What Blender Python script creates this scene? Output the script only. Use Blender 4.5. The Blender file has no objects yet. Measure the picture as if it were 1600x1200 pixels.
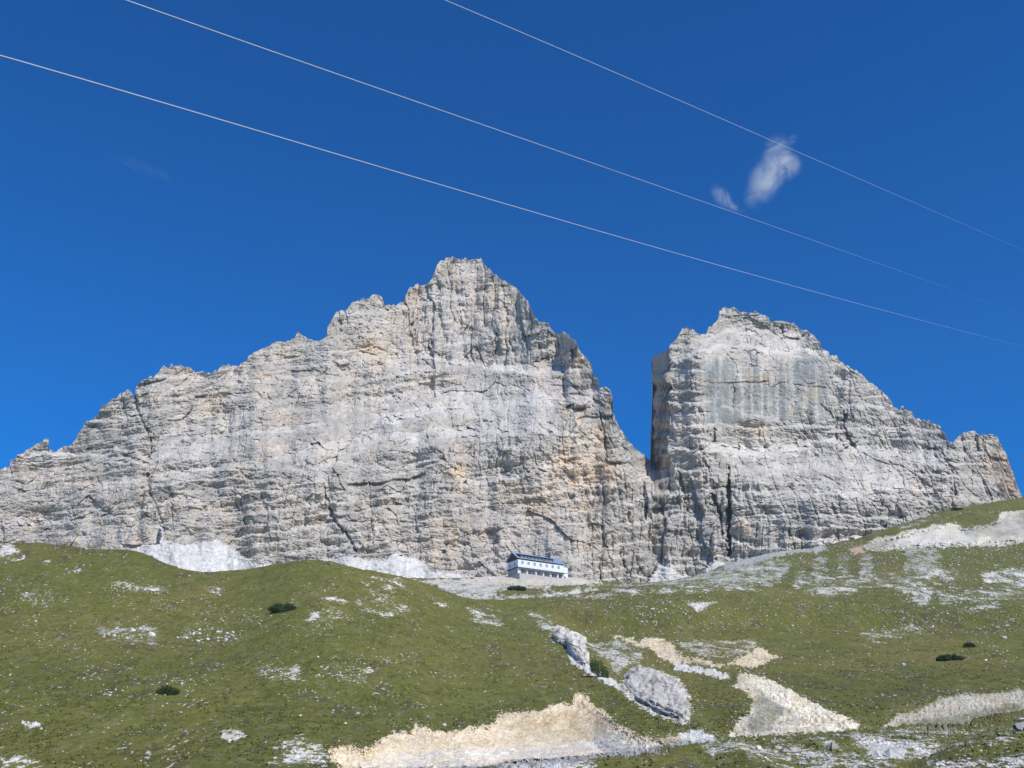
import bpy, math, random
import numpy as np
from mathutils import Vector
random.seed(7)
rng = np.random.default_rng(7)
S = bpy.context.scene
COL = S.collection

# ------------------------------------------------------------------ camera, sky, sun, exposure
PITCH = math.radians(23.3)
F = 1570.0                                  # focal length in units of a 1600 wide frame
SUN_AZ, SUN_EL = 36.0, 43.0                 # degrees to the right of straight behind the camera, and height
cam = bpy.data.cameras.new("camera")
cam.sensor_width = 36.0
cam.lens = 36.0 * F / 1600.0
cam.clip_start = 0.5
cam.clip_end = 20000
camo = bpy.data.objects.new("camera", cam)
COL.objects.link(camo)
camo.location = (0, 0, 0)
camo.rotation_euler = (math.pi / 2 + PITCH, 0, 0)
S.camera = camo

a, e = math.radians(SUN_AZ), math.radians(SUN_EL)
sun_dir = Vector((math.sin(a) * math.cos(e), -math.cos(a) * math.cos(e), math.sin(e)))
W = bpy.data.worlds.new("World")
S.world = W
W.use_nodes = True
wt = W.node_tree
bg = wt.nodes['Background']
sky = wt.nodes.new('ShaderNodeTexSky')
sky.sky_type = 'NISHITA'
sky.sun_disc = False
sky.sun_elevation = e
sky.sun_rotation = math.atan2(sun_dir.x, sun_dir.y)
sky.altitude = 2300
sky.air_density = 1.0
sky.dust_density = 0.5
sky.ozone_density = 3.0
hsv = wt.nodes.new('ShaderNodeHueSaturation')
hsv.inputs['Hue'].default_value = 0.511
hsv.inputs['Saturation'].default_value = 1.47
hsv.inputs['Value'].default_value = 1.04
wt.links.new(sky.outputs[0], hsv.inputs['Color'])
wt.links.new(hsv.outputs[0], bg.inputs['Color'])
bg.inputs['Strength'].default_value = 0.15

sl = bpy.data.lights.new("sun", 'SUN')
sl.energy = 4.4
sl.angle = math.radians(0.5)
sl.color = (1.0, 0.94, 0.85)
so = bpy.data.objects.new("sun", sl)
COL.objects.link(so)
so.rotation_euler = (-sun_dir).to_track_quat('-Z', 'Y').to_euler()
so.location = (200, -200, 300)
S.view_settings.view_transform = 'Standard'
S.view_settings.look = 'None'
S.view_settings.exposure = 0.0
S.view_settings.gamma = 1.0
S.cycles.volume_bounces = 5

# ------------------------------------------------------------------ small helpers
CP, SP = math.cos(PITCH), math.sin(PITCH)


def dirs(px, py):
    """direction of the sight line with unit y component: returns x/y and z/y"""
    px = np.asarray(px, float); py = np.asarray(py, float)
    dy = F * CP - (600 - py) * SP
    return (px - 800) / dy, (F * SP + (600 - py) * CP) / dy


def P3(px, py, Y):
    u, v = dirs(px, py)
    return np.stack([u * Y, Y * np.ones_like(u), v * Y], -1)


def sm(x, a, b):
    t = np.clip((x - a) / (b - a), 0, 1)
    return t * t * (3 - 2 * t)


def h2(ix, iy, s=0):
    x = (ix.astype(np.int64) * 374761393 + iy.astype(np.int64) * 668265263 + s * 974711) & 0xffffffff
    x = ((x ^ (x >> 13)) * 1274126177) & 0xffffffff
    x = ((x ^ (x >> 16)) * 2246822519) & 0xffffffff
    x = x ^ (x >> 15)
    return (x & 0xffffff) / float(0xffffff)


def vn(x, y, s=0):
    x = np.asarray(x, float); y = np.asarray(y, float)
    ix = np.floor(x); iy = np.floor(y)
    fx = x - ix; fy = y - iy
    fx = fx * fx * fx * (fx * (fx * 6 - 15) + 10); fy = fy * fy * fy * (fy * (fy * 6 - 15) + 10)
    a_ = h2(ix, iy, s); b_ = h2(ix + 1, iy, s); c_ = h2(ix, iy + 1, s); d_ = h2(ix + 1, iy + 1, s)
    return (a_ + (b_ - a_) * fx + (c_ - a_) * fy + (a_ - b_ - c_ + d_) * fx * fy) * 2 - 1


def fbm(x, y, o=4, s=0, g=0.5):
    r = 0; am = 1; t = 0
    for i in range(o):
        c_, s_ = math.cos(i * 1.3), math.sin(i * 1.3)
        r = r + am * vn((x * c_ - y * s_) * 2 ** i if i else x, (x * s_ + y * c_) * 2 ** i if i else y, s + i * 17)
        t += am; am *= g
    return r / t


def fban(x, y, o=4, s=0, g=0.5):
    """fbm that keeps its axes, for stretched patterns"""
    r = 0; am = 1; t = 0
    for i in range(o):
        r = r + am * vn(x * 2 ** i + i * 7.7, y * 2 ** i + i * 3.1, s + i * 17); t += am; am *= g
    return r / t


def vor(x, y, s=0, jit=0.9):
    """cells: hash a, hash b, hash c of nearest, offset to it, edge distance"""
    ix = np.floor(x); iy = np.floor(y)
    d1 = np.full(x.shape, 9.); d2 = np.full(x.shape, 9.)
    bx = np.zeros(x.shape); by = np.zeros(x.shape); ox = np.zeros(x.shape); oy = np.zeros(x.shape)
    for i in (-1, 0, 1):
        for j in (-1, 0, 1):
            cx = ix + i; cy = iy + j
            dx = cx + 0.5 + (h2(cx, cy, s) - .5) * jit - x
            dy = cy + 0.5 + (h2(cx, cy, s + 5) - .5) * jit - y
            d = np.maximum(np.abs(dx), np.abs(dy)) * 0.6 + np.sqrt(dx * dx + dy * dy) * 0.4
            m = d < d1
            d2 = np.where(m, d1, np.minimum(d2, d))
            d1 = np.where(m, d, d1)
            bx = np.where(m, cx, bx); by = np.where(m, cy, by)
            ox = np.where(m, dx, ox); oy = np.where(m, dy, oy)
    return h2(bx, by, s + 11), h2(bx, by, s + 23), h2(bx, by, s + 31), ox, oy, d2 - d1


def pts(s):
    v = [float(t) for t in s.replace(',', ' ').split()]
    return np.array(v).reshape(-1, 2)


def poly_sd(px, py, P, margin=30):
    """signed distance (positive inside), valid within margin of the polygon"""
    out = np.full(px.shape, -1e3)
    m = (px > P[:, 0].min() - margin) & (px < P[:, 0].max() + margin) & (py > P[:, 1].min() - margin) & (py < P[:, 1].max() + margin)
    x = px[m]; y = py[m]
    if x.size == 0:
        return out
    d = np.full(x.shape, 1e9); ins = np.zeros(x.shape, bool)
    n = len(P)
    for i in range(n):
        ax, ay = P[i]; bx, by = P[(i + 1) % n]
        ex, ey = bx - ax, by - ay
        t = np.clip(((x - ax) * ex + (y - ay) * ey) / (ex * ex + ey * ey + 1e-9), 0, 1)
        d = np.minimum(d, np.hypot(x - ax - t * ex, y - ay - t * ey))
        if ey != 0:
            c_ = ((ay > y) != (by > y)) & (x < ex * (y - ay) / ey + ax)
            ins ^= c_
    out[m] = np.where(ins, d, -d)
    return out


def line_d(px, py, P, margin=40):
    """distance to an open line, signed side (+ = right/below), and place along it 0..1"""
    out = np.full(px.shape, 1e3); tt = np.zeros(px.shape); side = np.zeros(px.shape)
    m = (px > P[:, 0].min() - margin) & (px < P[:, 0].max() + margin) & (py > P[:, 1].min() - margin) & (py < P[:, 1].max() + margin)
    x = px[m]; y = py[m]
    if x.size == 0:
        return out, side, tt
    d = np.full(x.shape, 1e9); t_ = np.zeros(x.shape); sd_ = np.zeros(x.shape)
    n = len(P) - 1
    for i in range(n):
        ax, ay = P[i]; bx, by = P[i + 1]
        ex, ey = bx - ax, by - ay
        t = np.clip(((x - ax) * ex + (y - ay) * ey) / (ex * ex + ey * ey + 1e-9), 0, 1)
        dd = np.hypot(x - ax - t * ex, y - ay - t * ey)
        k = dd < d
        d = np.where(k, dd, d); t_ = np.where(k, (i + t) / n, t_)
        sd_ = np.where(k, np.sign((x - ax) * -ey + (y - ay) * ex), sd_)
    out[m] = d; tt[m] = t_; side[m] = sd_
    return out, side, tt


def tag(o, label=None, cat=None, group=None, kind=None):
    if label: o['label'] = label
    if cat: o['category'] = cat
    if group: o['group'] = group
    if kind: o['kind'] = kind
    return o


def mesh_np(name, V, Q, mats, attrs=None, smooth=False, parent=None, midx=None):
    me = bpy.data.meshes.new(name)
    V = np.asarray(V, np.float32); Q = np.asarray(Q, np.int32)
    k = Q.shape[1]
    me.vertices.add(len(V)); me.vertices.foreach_set('co', V.ravel())
    me.loops.add(Q.size); me.loops.foreach_set('vertex_index', Q.ravel())
    me.polygons.add(len(Q)); me.polygons.foreach_set('loop_start', np.arange(0, Q.size, k, dtype=np.int32))
    me.polygons.foreach_set('loop_total', np.full(len(Q), k, np.int32))
    me.polygons.foreach_set('use_smooth', np.full(len(Q), smooth, bool))
    for m in (mats if isinstance(mats, (list, tuple)) else [mats]): me.materials.append(m)
    if midx is not None: me.polygons.foreach_set('material_index', np.asarray(midx, np.int32))
    me.update(calc_edges=True)
    for n_, v_ in (attrs or {}).items():
        v_ = np.asarray(v_, np.float32)
        if v_.ndim == 1:
            at = me.attributes.new(n_, 'FLOAT', 'POINT'); at.data.foreach_set('value', v_)
        else:
            at = me.attributes.new(n_, 'FLOAT_COLOR', 'POINT')
            at.data.foreach_set('color', np.concatenate([v_, np.ones((len(v_), 1), np.float32)], 1).ravel())
    o = bpy.data.objects.new(name, me)
    COL.objects.link(o)
    if parent: o.parent = parent
    return o


def gridq(nr, nc, flip=False):
    i = np.arange(nr - 1)[:, None] * nc + np.arange(nc - 1)[None, :]
    i = i.ravel()
    q = np.stack([i, i + 1, i + nc + 1, i + nc], -1)
    return q[:, ::-1] if flip else q


def empty(name, loc, rz=0.0):
    o = bpy.data.objects.new(name, None)
    COL.objects.link(o)
    o.location = loc; o.rotation_euler = (0, 0, rz)
    return o


# ------------------------------------------------------------------ materials
def mat(name, rough=0.9):
    m = bpy.data.materials.new(name)
    m.use_nodes = True
    b = m.node_tree.nodes['Principled BSDF']
    b.inputs['Roughness'].default_value = rough
    b.inputs['Specular IOR Level'].default_value = 0.2
    return m, m.node_tree, b


def nd(t, kind, **kw):
    n = t.nodes.new(kind)
    for k, v in kw.items():
        if k in n.inputs: n.inputs[k].default_value = v
        else: setattr(n, k, v)
    return n


def noise_mul(t, coords, scale, lo, hi, detail=4, stretch=None, rough=0.6):
    """a noise mapped to lo..hi, to multiply a colour with"""
    src = coords
    if stretch:
        mp = nd(t, 'ShaderNodeMapping'); mp.inputs['Scale'].default_value = stretch
        t.links.new(coords, mp.inputs[0]); src = mp.outputs[0]
    n = nd(t, 'ShaderNodeTexNoise', Scale=scale, Detail=detail, Roughness=rough)
    t.links.new(src, n.inputs['Vector'])
    r = nd(t, 'ShaderNodeMapRange'); r.inputs[1].default_value = .3; r.inputs[2].default_value = .7
    r.inputs[3].default_value = lo; r.inputs[4].default_value = hi
    t.links.new(n.outputs[0], r.inputs[0])
    return r.outputs[0], n.outputs[0]


def vmul(t, col, fac):
    n = nd(t, 'ShaderNodeVectorMath', operation='MULTIPLY')
    t.links.new(col, n.inputs[0]); t.links.new(fac, n.inputs[1])
    return n.outputs[0]


def rock_material(name='limestone', k=1.0):
    m, t, b = mat(name, 0.95)
    at = nd(t, 'ShaderNodeAttribute', attribute_name='Col')
    co = nd(t, 'ShaderNodeTexCoord').outputs['Object']
    f1, n1 = noise_mul(t, co, 0.22 * k, .80, 1.16, 6, (1, 1, 1))
    f2, n2 = noise_mul(t, co, 0.10 * k, .86, 1.12, 5, (1, 1, 5) if k == 1 else (1, 1, 1))      # thin beds
    f3, n3 = noise_mul(t, co, 0.12 * k, .88, 1.10, 4, (5, 1, .6))     # water streaks down the wall
    c = vmul(t, vmul(t, vmul(t, at.outputs['Color'], f1), f2), f3)
    t.links.new(c, b.inputs['Base Color'])
    bm = nd(t, 'ShaderNodeBump', Strength=0.55, Distance=1.6 / k)
    ad = nd(t, 'ShaderNodeMath', operation='ADD'); t.links.new(n1, ad.inputs[0]); t.links.new(n2, ad.inputs[1])
    t.links.new(ad.outputs[0], bm.inputs['Height']); t.links.new(bm.outputs[0], b.inputs['Normal'])
    return m


def ground_material():
    m, t, b = mat('alpine_ground', 0.95)
    at = nd(t, 'ShaderNodeAttribute', attribute_name='Col')
    co = nd(t, 'ShaderNodeTexCoord').outputs['Object']
    f1, n1 = noise_mul(t, co, 0.9, .78, 1.20, 6)
    f2, n2 = noise_mul(t, co, 0.10, .88, 1.12, 5)
    a2 = nd(t, 'ShaderNodeAttribute', attribute_name='Bare'); a3 = nd(t, 'ShaderNodeAttribute', attribute_name='Cover')
    fn, nn = noise_mul(t, co, .85, 0.0, 1.0, 5, (1, .7, 1), .78)
    lo = nd(t, 'ShaderNodeMath', operation='SUBTRACT'); lo.inputs[0].default_value = .97; t.links.new(a3.outputs['Fac'], lo.inputs[1])
    hi = nd(t, 'ShaderNodeMath', operation='ADD'); t.links.new(lo.outputs[0], hi.inputs[0]); hi.inputs[1].default_value = .10
    ms = nd(t, 'ShaderNodeMapRange', interpolation_type='SMOOTHSTEP'); t.links.new(fn, ms.inputs[0]); t.links.new(lo.outputs[0], ms.inputs[1]); t.links.new(hi.outputs[0], ms.inputs[2])
    gt = nd(t, 'ShaderNodeMath', operation='GREATER_THAN'); gt.inputs[1].default_value = .02; t.links.new(a3.outputs['Fac'], gt.inputs[0])
    mg = nd(t, 'ShaderNodeMath', operation='MULTIPLY'); t.links.new(ms.outputs[0], mg.inputs[0]); t.links.new(gt.outputs[0], mg.inputs[1])
    mx = nd(t, 'ShaderNodeMix', data_type='RGBA'); t.links.new(mg.outputs[0], mx.inputs[0]); t.links.new(at.outputs['Color'], mx.inputs[6]); f4, n4 = noise_mul(t, co, 2.0, .62, 1.20, 5, (1, .4, 1), .75); t.links.new(vmul(t, a2.outputs['Color'], f4), mx.inputs[7])
    c = vmul(t, vmul(t, mx.outputs[2], f1), f2)
    t.links.new(c, b.inputs['Base Color'])
    bm = nd(t, 'ShaderNodeBump', Strength=0.6, Distance=0.35)
    t.links.new(n1, bm.inputs['Height']); t.links.new(bm.outputs[0], b.inputs['Normal'])
    return m


def stone_material(name, col, lo=.75, hi=1.2, scale=1.5):
    m, t, b = mat(name, 0.9)
    co = nd(t, 'ShaderNodeTexCoord').outputs['Object']
    oi = nd(t, 'ShaderNodeObjectInfo')
    f1, n1 = noise_mul(t, co, scale, lo, hi, 5)
    rv = nd(t, 'ShaderNodeMapRange'); rv.inputs[3].default_value = .82; rv.inputs[4].default_value = 1.1
    t.links.new(oi.outputs['Random'], rv.inputs[0])
    rgb = nd(t, 'ShaderNodeRGB'); rgb.outputs[0].default_value = (*col, 1)
    f6, n6 = noise_mul(t, co, scale * .35, .72, 1.18, 3)
    c = vmul(t, vmul(t, vmul(t, rgb.outputs[0], f1), f6), rv.outputs[0])
    t.links.new(c, b.inputs['Base Color'])
    bm = nd(t, 'ShaderNodeBump', Strength=0.6, Distance=0.2)
    t.links.new(n1, bm.inputs['Height']); t.links.new(bm.outputs[0], b.inputs['Normal'])
    return m


def plain(name, col, rough=0.7, lo=.85, hi=1.1, scale=1.0, metal=0.0):
    m, t, b = mat(name, rough)
    co = nd(t, 'ShaderNodeTexCoord').outputs['Object']
    f1, n1 = noise_mul(t, co, scale, lo, hi, 4)
    rgb = nd(t, 'ShaderNodeRGB'); rgb.outputs[0].default_value = (*col, 1)
    t.links.new(vmul(t, rgb.outputs[0], f1), b.inputs['Base Color'])
    b.inputs['Metallic'].default_value = metal
    return m


M_ROCK = rock_material()
M_OUT = rock_material('outcrop_rock', 7.0)
M_GROUND = ground_material()
M_STONE = stone_material('pale_stone', (.66, .64, .585))

# ------------------------------------------------------------------ the mountain wall
RIDGE = pts("""-900,900 -400,840 -200,800 -80,765 -30,742 0,733 14,730 17,722 31,710 45,702 65,690 70,687 76,688 77,704 85,709 93,702 113,692 127,673
136,659 153,648 159,634 176,622 184,619 198,608 205,611 210,621 212,605 224,591 241,587 255,574 272,571 289,572 300,580 323,584
331,584 348,570 363,570 371,571 380,567 388,558 405,547 428,534 448,533 454,533 465,518 479,526 493,534 510,530 512,510 519,502
527,486 539,485 553,473 573,466 590,462 597,465 601,476 612,478 632,471 634,459 641,448 652,445 659,447 675,435 683,414 692,404
709,403 726,405 730,408 737,404 751,405 760,414 771,428 793,442 800,446 810,452 825,473 836,493 842,502 856,505 864,516 867,521
881,519 898,530 904,544 915,556 925,573 927,587 935,592 936,607 944,602 952,609 957,621 958,646 966,663 978,686 995,703 1014,717
1018.5,719 1019.5,562 1025,553 1038,552 1047,540 1059,530 1068,513 1072,510 1081,515 1092,522 1103,521 1106,513 1115,504 1123,497 1124,486
1133,479 1146,479 1155,486 1171,489 1182,487 1196,495 1207,501 1223,501 1241,505 1252,513 1270,522 1281,533 1286,547 1303,555
1319,568 1346,584 1354,595 1370,603 1383,616 1394,629 1396,637 1410,637 1423,643 1431,653 1447,657 1469,669 1477,680 1482,693
1495,687 1506,672 1522,672 1530,681 1538,679 1554,681 1562,691 1573,709 1581,733 1589,757 1597,776 1640,802 1750,830 2000,860 2500,900""")

# bright ledges: line ; how far the wall steps back above it (m) ; width in px ; paleness
LEDGES = [
    ("235,722 255,713 283,702 326,696 360,687 391,679 430,670 502,662", 9, 7, .8),
    ("560,575 621,561 663,561 706,570 743,578 777,580 881,575", 16, 9, .7),
    ("530,700 550,694 595,658 663,649 720,643 757,636 813,629 881,632 935,635", 22, 12, .95),
    ("600,660 700,622 780,604 880,602", 8, 8, .4),
    ("640,700 700,680 793,669 898,680", 12, 12, .6),
    ("440,720 547,695 584,687 640,684 707,677 820,671", 15, 12, .8),
    ("45,716 99,710 159,707 210,707 232,719", 10, 5, .7),
    ("260,700 400,640 500,600 560,590", 8, 9, .4),
    ("728,753 780,746 820,745", 5, 4, .6),
    ("0,770 90,760 225,748", 5, 5, .35),
    ("250,745 380,728 460,736 560,722", 7, 7, .45),
    ("300,612 420,590 520,598", 5, 5, .35),
    ("1059,562 1077,553 1097,549 1135,547 1194,547 1225,549 1250,558", 14, 7, .95),
    ("1100,537 1137,524 1187,524 1250,545 1283,549", 9, 7, .7),
    ("1100,690 1127,706 1180,716 1250,703 1295,690 1343,703 1397,711 1470,722", 16, 14, .9),
    ("1120,745 1200,735 1300,728 1400,742", 8, 11, .5),
    ("1200,778 1256,774 1350,767 1400,763 1480,760", 8, 7, .7),
    ("1130,640 1200,655 1300,660", 4, 5, .3),
    ("1335,632 1350,636 1395,640", 6, 5, .5),
    ("1285,556 1310,565 1345,588", 4, 4, .4),
]
# clefts: line ; half width px start,end ; depth m
CRACKS = [
    ("210,618 213,630 220,652 228,668 233,680", 2.5, 3, 18), ("234,684 238,704 234,720", 3, 2, 14), ("231,736 230,760 238,778", 2.5, 4, 16),
    ("240,780 248,800 258,835", 3, 4, 8), ("268,772 270,820", 2, 2.5, 9), ("15,728 18,750", 1.8, 1.5, 8), ("3,812 4,846", 2.5, 3, 12),
    ("506,756 513,787 523,813 536,829 547,845 556,862", 2, 4, 15), ("577,752 579,800 582,840", 1.5, 3, 7), ("600,820 612,848", 2, 2, 5),
    ("532,502 530,524 522,530", 4, 2, 12), ("676,533 678,548 690,560", 2.5, 2.5, 10), ("760,578 770,556 778,545", 3, 2, 10),
    ("784,440 788,473 794,510", 2.5, 4, 16), ("779,455 778,480 768,487", 2, 2, 8), ("885,545 882,575 883,600 881,630", 2.5, 3.5, 18), ("843,539 847,561", 3, 3, 12),
    ("869,520 873,556", 2, 2, 10), ("875,522 880,545", 1.5, 1.5, 8), ("936,640 944,675 948,720", 3, 4, 18), ("955,722 962,730", 4, 3, 8),
    ("1062,737 1067,758 1072,803", 4, 3, 16), ("1076,770 1074,802", 2, 2, 8),
    ("1137,740 1138,771 1140,800 1138,824 1141,868", 3, 6, 60), ("1112,772 1118,785 1126,803 1127,836", 8, 4, 30), ("1116,668 1113,692", 3, 5, 22),
    ("1102,720 1110,745 1116,770", 3, 4, 12), ("1149,726 1152,748", 1.5, 1.5, 10), ("1138,728 1140,745", 2, 2, 12),
    ("1320,642 1319,665 1325,684 1334,700", 4, 6, 26), ("1307,652 1306,690", 2.5, 3, 12), ("1449,690 1455,706 1463,716", 3, 4, 14),
    ("1437,735 1446,742", 3, 3, 8), ("1485,770 1488,790", 3, 4, 12), ("1221,510 1221,533", 2.5, 2.5, 12), ("1147,600 1146,640", 2, 3, 8),
    ("1079,560 1080,640", 1.5, 1.8, 6), ("1011,738 1006,770 1010,800", 4, 3, 14), ("1020,745 1028,790", 3, 2, 10), ("966,755 970,790", 3, 3, 10),
    ("946,852 956,880", 3, 3, 10), ("968,860 980,896", 2, 3, 9), ("1001,884 1006,900", 2, 2, 6), ("1195,790 1200,812", 2, 3, 8), ("1525,675 1527,705", 2, 2, 10),
    ("1219,865 1220,880", 2, 2, 6), ("600,640 604,655", 2, 2, 6), ("659,500 656,503", 3, 3, 9), ("617,866 618,870", 2.6, 2.6, 10), ("689,875 697,876", 2, 2, 4),
    ("1330,735 1340,760", 2, 3, 6), ("1404,700 1410,730", 2, 3, 6), ("1300,590 1300,640", 1.5, 2, 5), ("365,760 372,800", 2, 2, 6), ("430,745 445,770", 2, 3, 6),
    ("150,745 162,765", 2, 2, 6), ("112,790 118,820", 2, 3, 6), ("85,800 84,835", 2, 2, 5), ("470,548 466,560", 2, 2, 6), ("510,575 506,600", 2, 2.5, 8),
    ("556,582 554,598", 2, 2, 7), ("683,640 690,652", 2, 3, 7), ("720,788 716,806", 2, 2, 6), ("640,450 638,462", 1.5, 1.5, 5), ("1535,680 1540,720", 1.5, 2, 6),
]
# undercuts: recess just below the line
ROOFS = [("519,563 530,570 545,567", 7, 10), ("542,757 573,754 600,752 615,749 640,748 664,738", 5, 9), ("190,852 240,850 262,846", 5, 8), ("1100,596 1145,598 1200,594", 3, 5),
         ("1090,640 1110,644", 3, 4), ("225,598 260,592", 3, 6), ("455,578 490,579", 3, 6), ("885,600 905,604", 3, 5), ("888,612 912,616", 3, 5),
         ("560,545 610,560", 4, 6), ("110,812 145,800", 4, 7), ("930,680 945,690", 4, 6), ("945,722 970,722", 5, 7), ("1320,570 1345,590", 3, 4),
         ("185,705 232,722", 4, 7), ("1055,640 1090,645", 2, 3), ("1240,600 1290,605", 2, 4)]
# ochre and tan stains: centre, radii, strength
OCHRE = [(905, 725, 42, 45, 1.0), (935, 690, 20, 30, .8), (900, 640, 26, 30, .6), (945, 735, 22, 30, 1.0), (590, 545, 30, 32, .8), (705, 430, 20, 25, .6),
         (320, 628, 34, 22, .55), (348, 608, 16, 18, .5), (715, 735, 22, 35, .8), (850, 790, 60, 40, .55), (800, 770, 40, 25, .4), (720, 830, 60, 32, .5), (600, 800, 60, 40, .3),
         (930, 850, 40, 40, .35), (1190, 592, 24, 7, .9), (1270, 612, 20, 24, .7), (1250, 640, 22, 8, .6), (1060, 650, 28, 55, .35), (1575, 735, 16, 45, .95),
         (1545, 720, 14, 30, .5), (1180, 672, 20, 10, .7), (1110, 596, 30, 5, .7), (410, 590, 22, 14, .5), (235, 620, 22, 10, .35), (230, 840, 25, 12, .4),
         (1162, 830, 12, 20, .7), (1440, 760, 40, 30, .25), (1380, 755, 30, 12, .3), (770, 470, 40, 45, .35), (640, 500, 40, 50, .3), (1330, 570, 25, 10, .4), (560, 545, 40, 40, .25),
         (620, 880, 60, 14, .45), (700, 870, 50, 20, .45), (900, 570, 20, 40, .5), (840, 730, 60, 40, .3), (1260, 690, 14, 10, .4), (470, 800, 60, 60, .15), (920, 790, 40, 20, .5)]
SCREE = [pts("200,864 212,856 221,852 249,850 252,836 250,824 254,826 258,840 266,849 292,850 323,846 339,842 352,849 363,855 377,869 397,881 430,884 440,915 180,915"),
         pts("500,874 533,872 547,870 575,875 604,872 612,864 630,868 655,874 664,880 675,892 700,896 740,899 760,915 480,915"),
         pts("1027,882 1045,886 1062,898 1080,900 1100,915 1010,915"),
         pts("1115,874 1128,878 1140,885 1140,905 1090,905")]

OUT = [-1800, -1500, -1100, -900, -600, -400, -300, -250, -200]
colx = np.concatenate([np.linspace(-900, -80, 60, endpoint=False), np.arange(-80, 1680, 1.2), np.linspace(1680, 2500, 50)])
NR, NB = 520, 22


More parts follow.
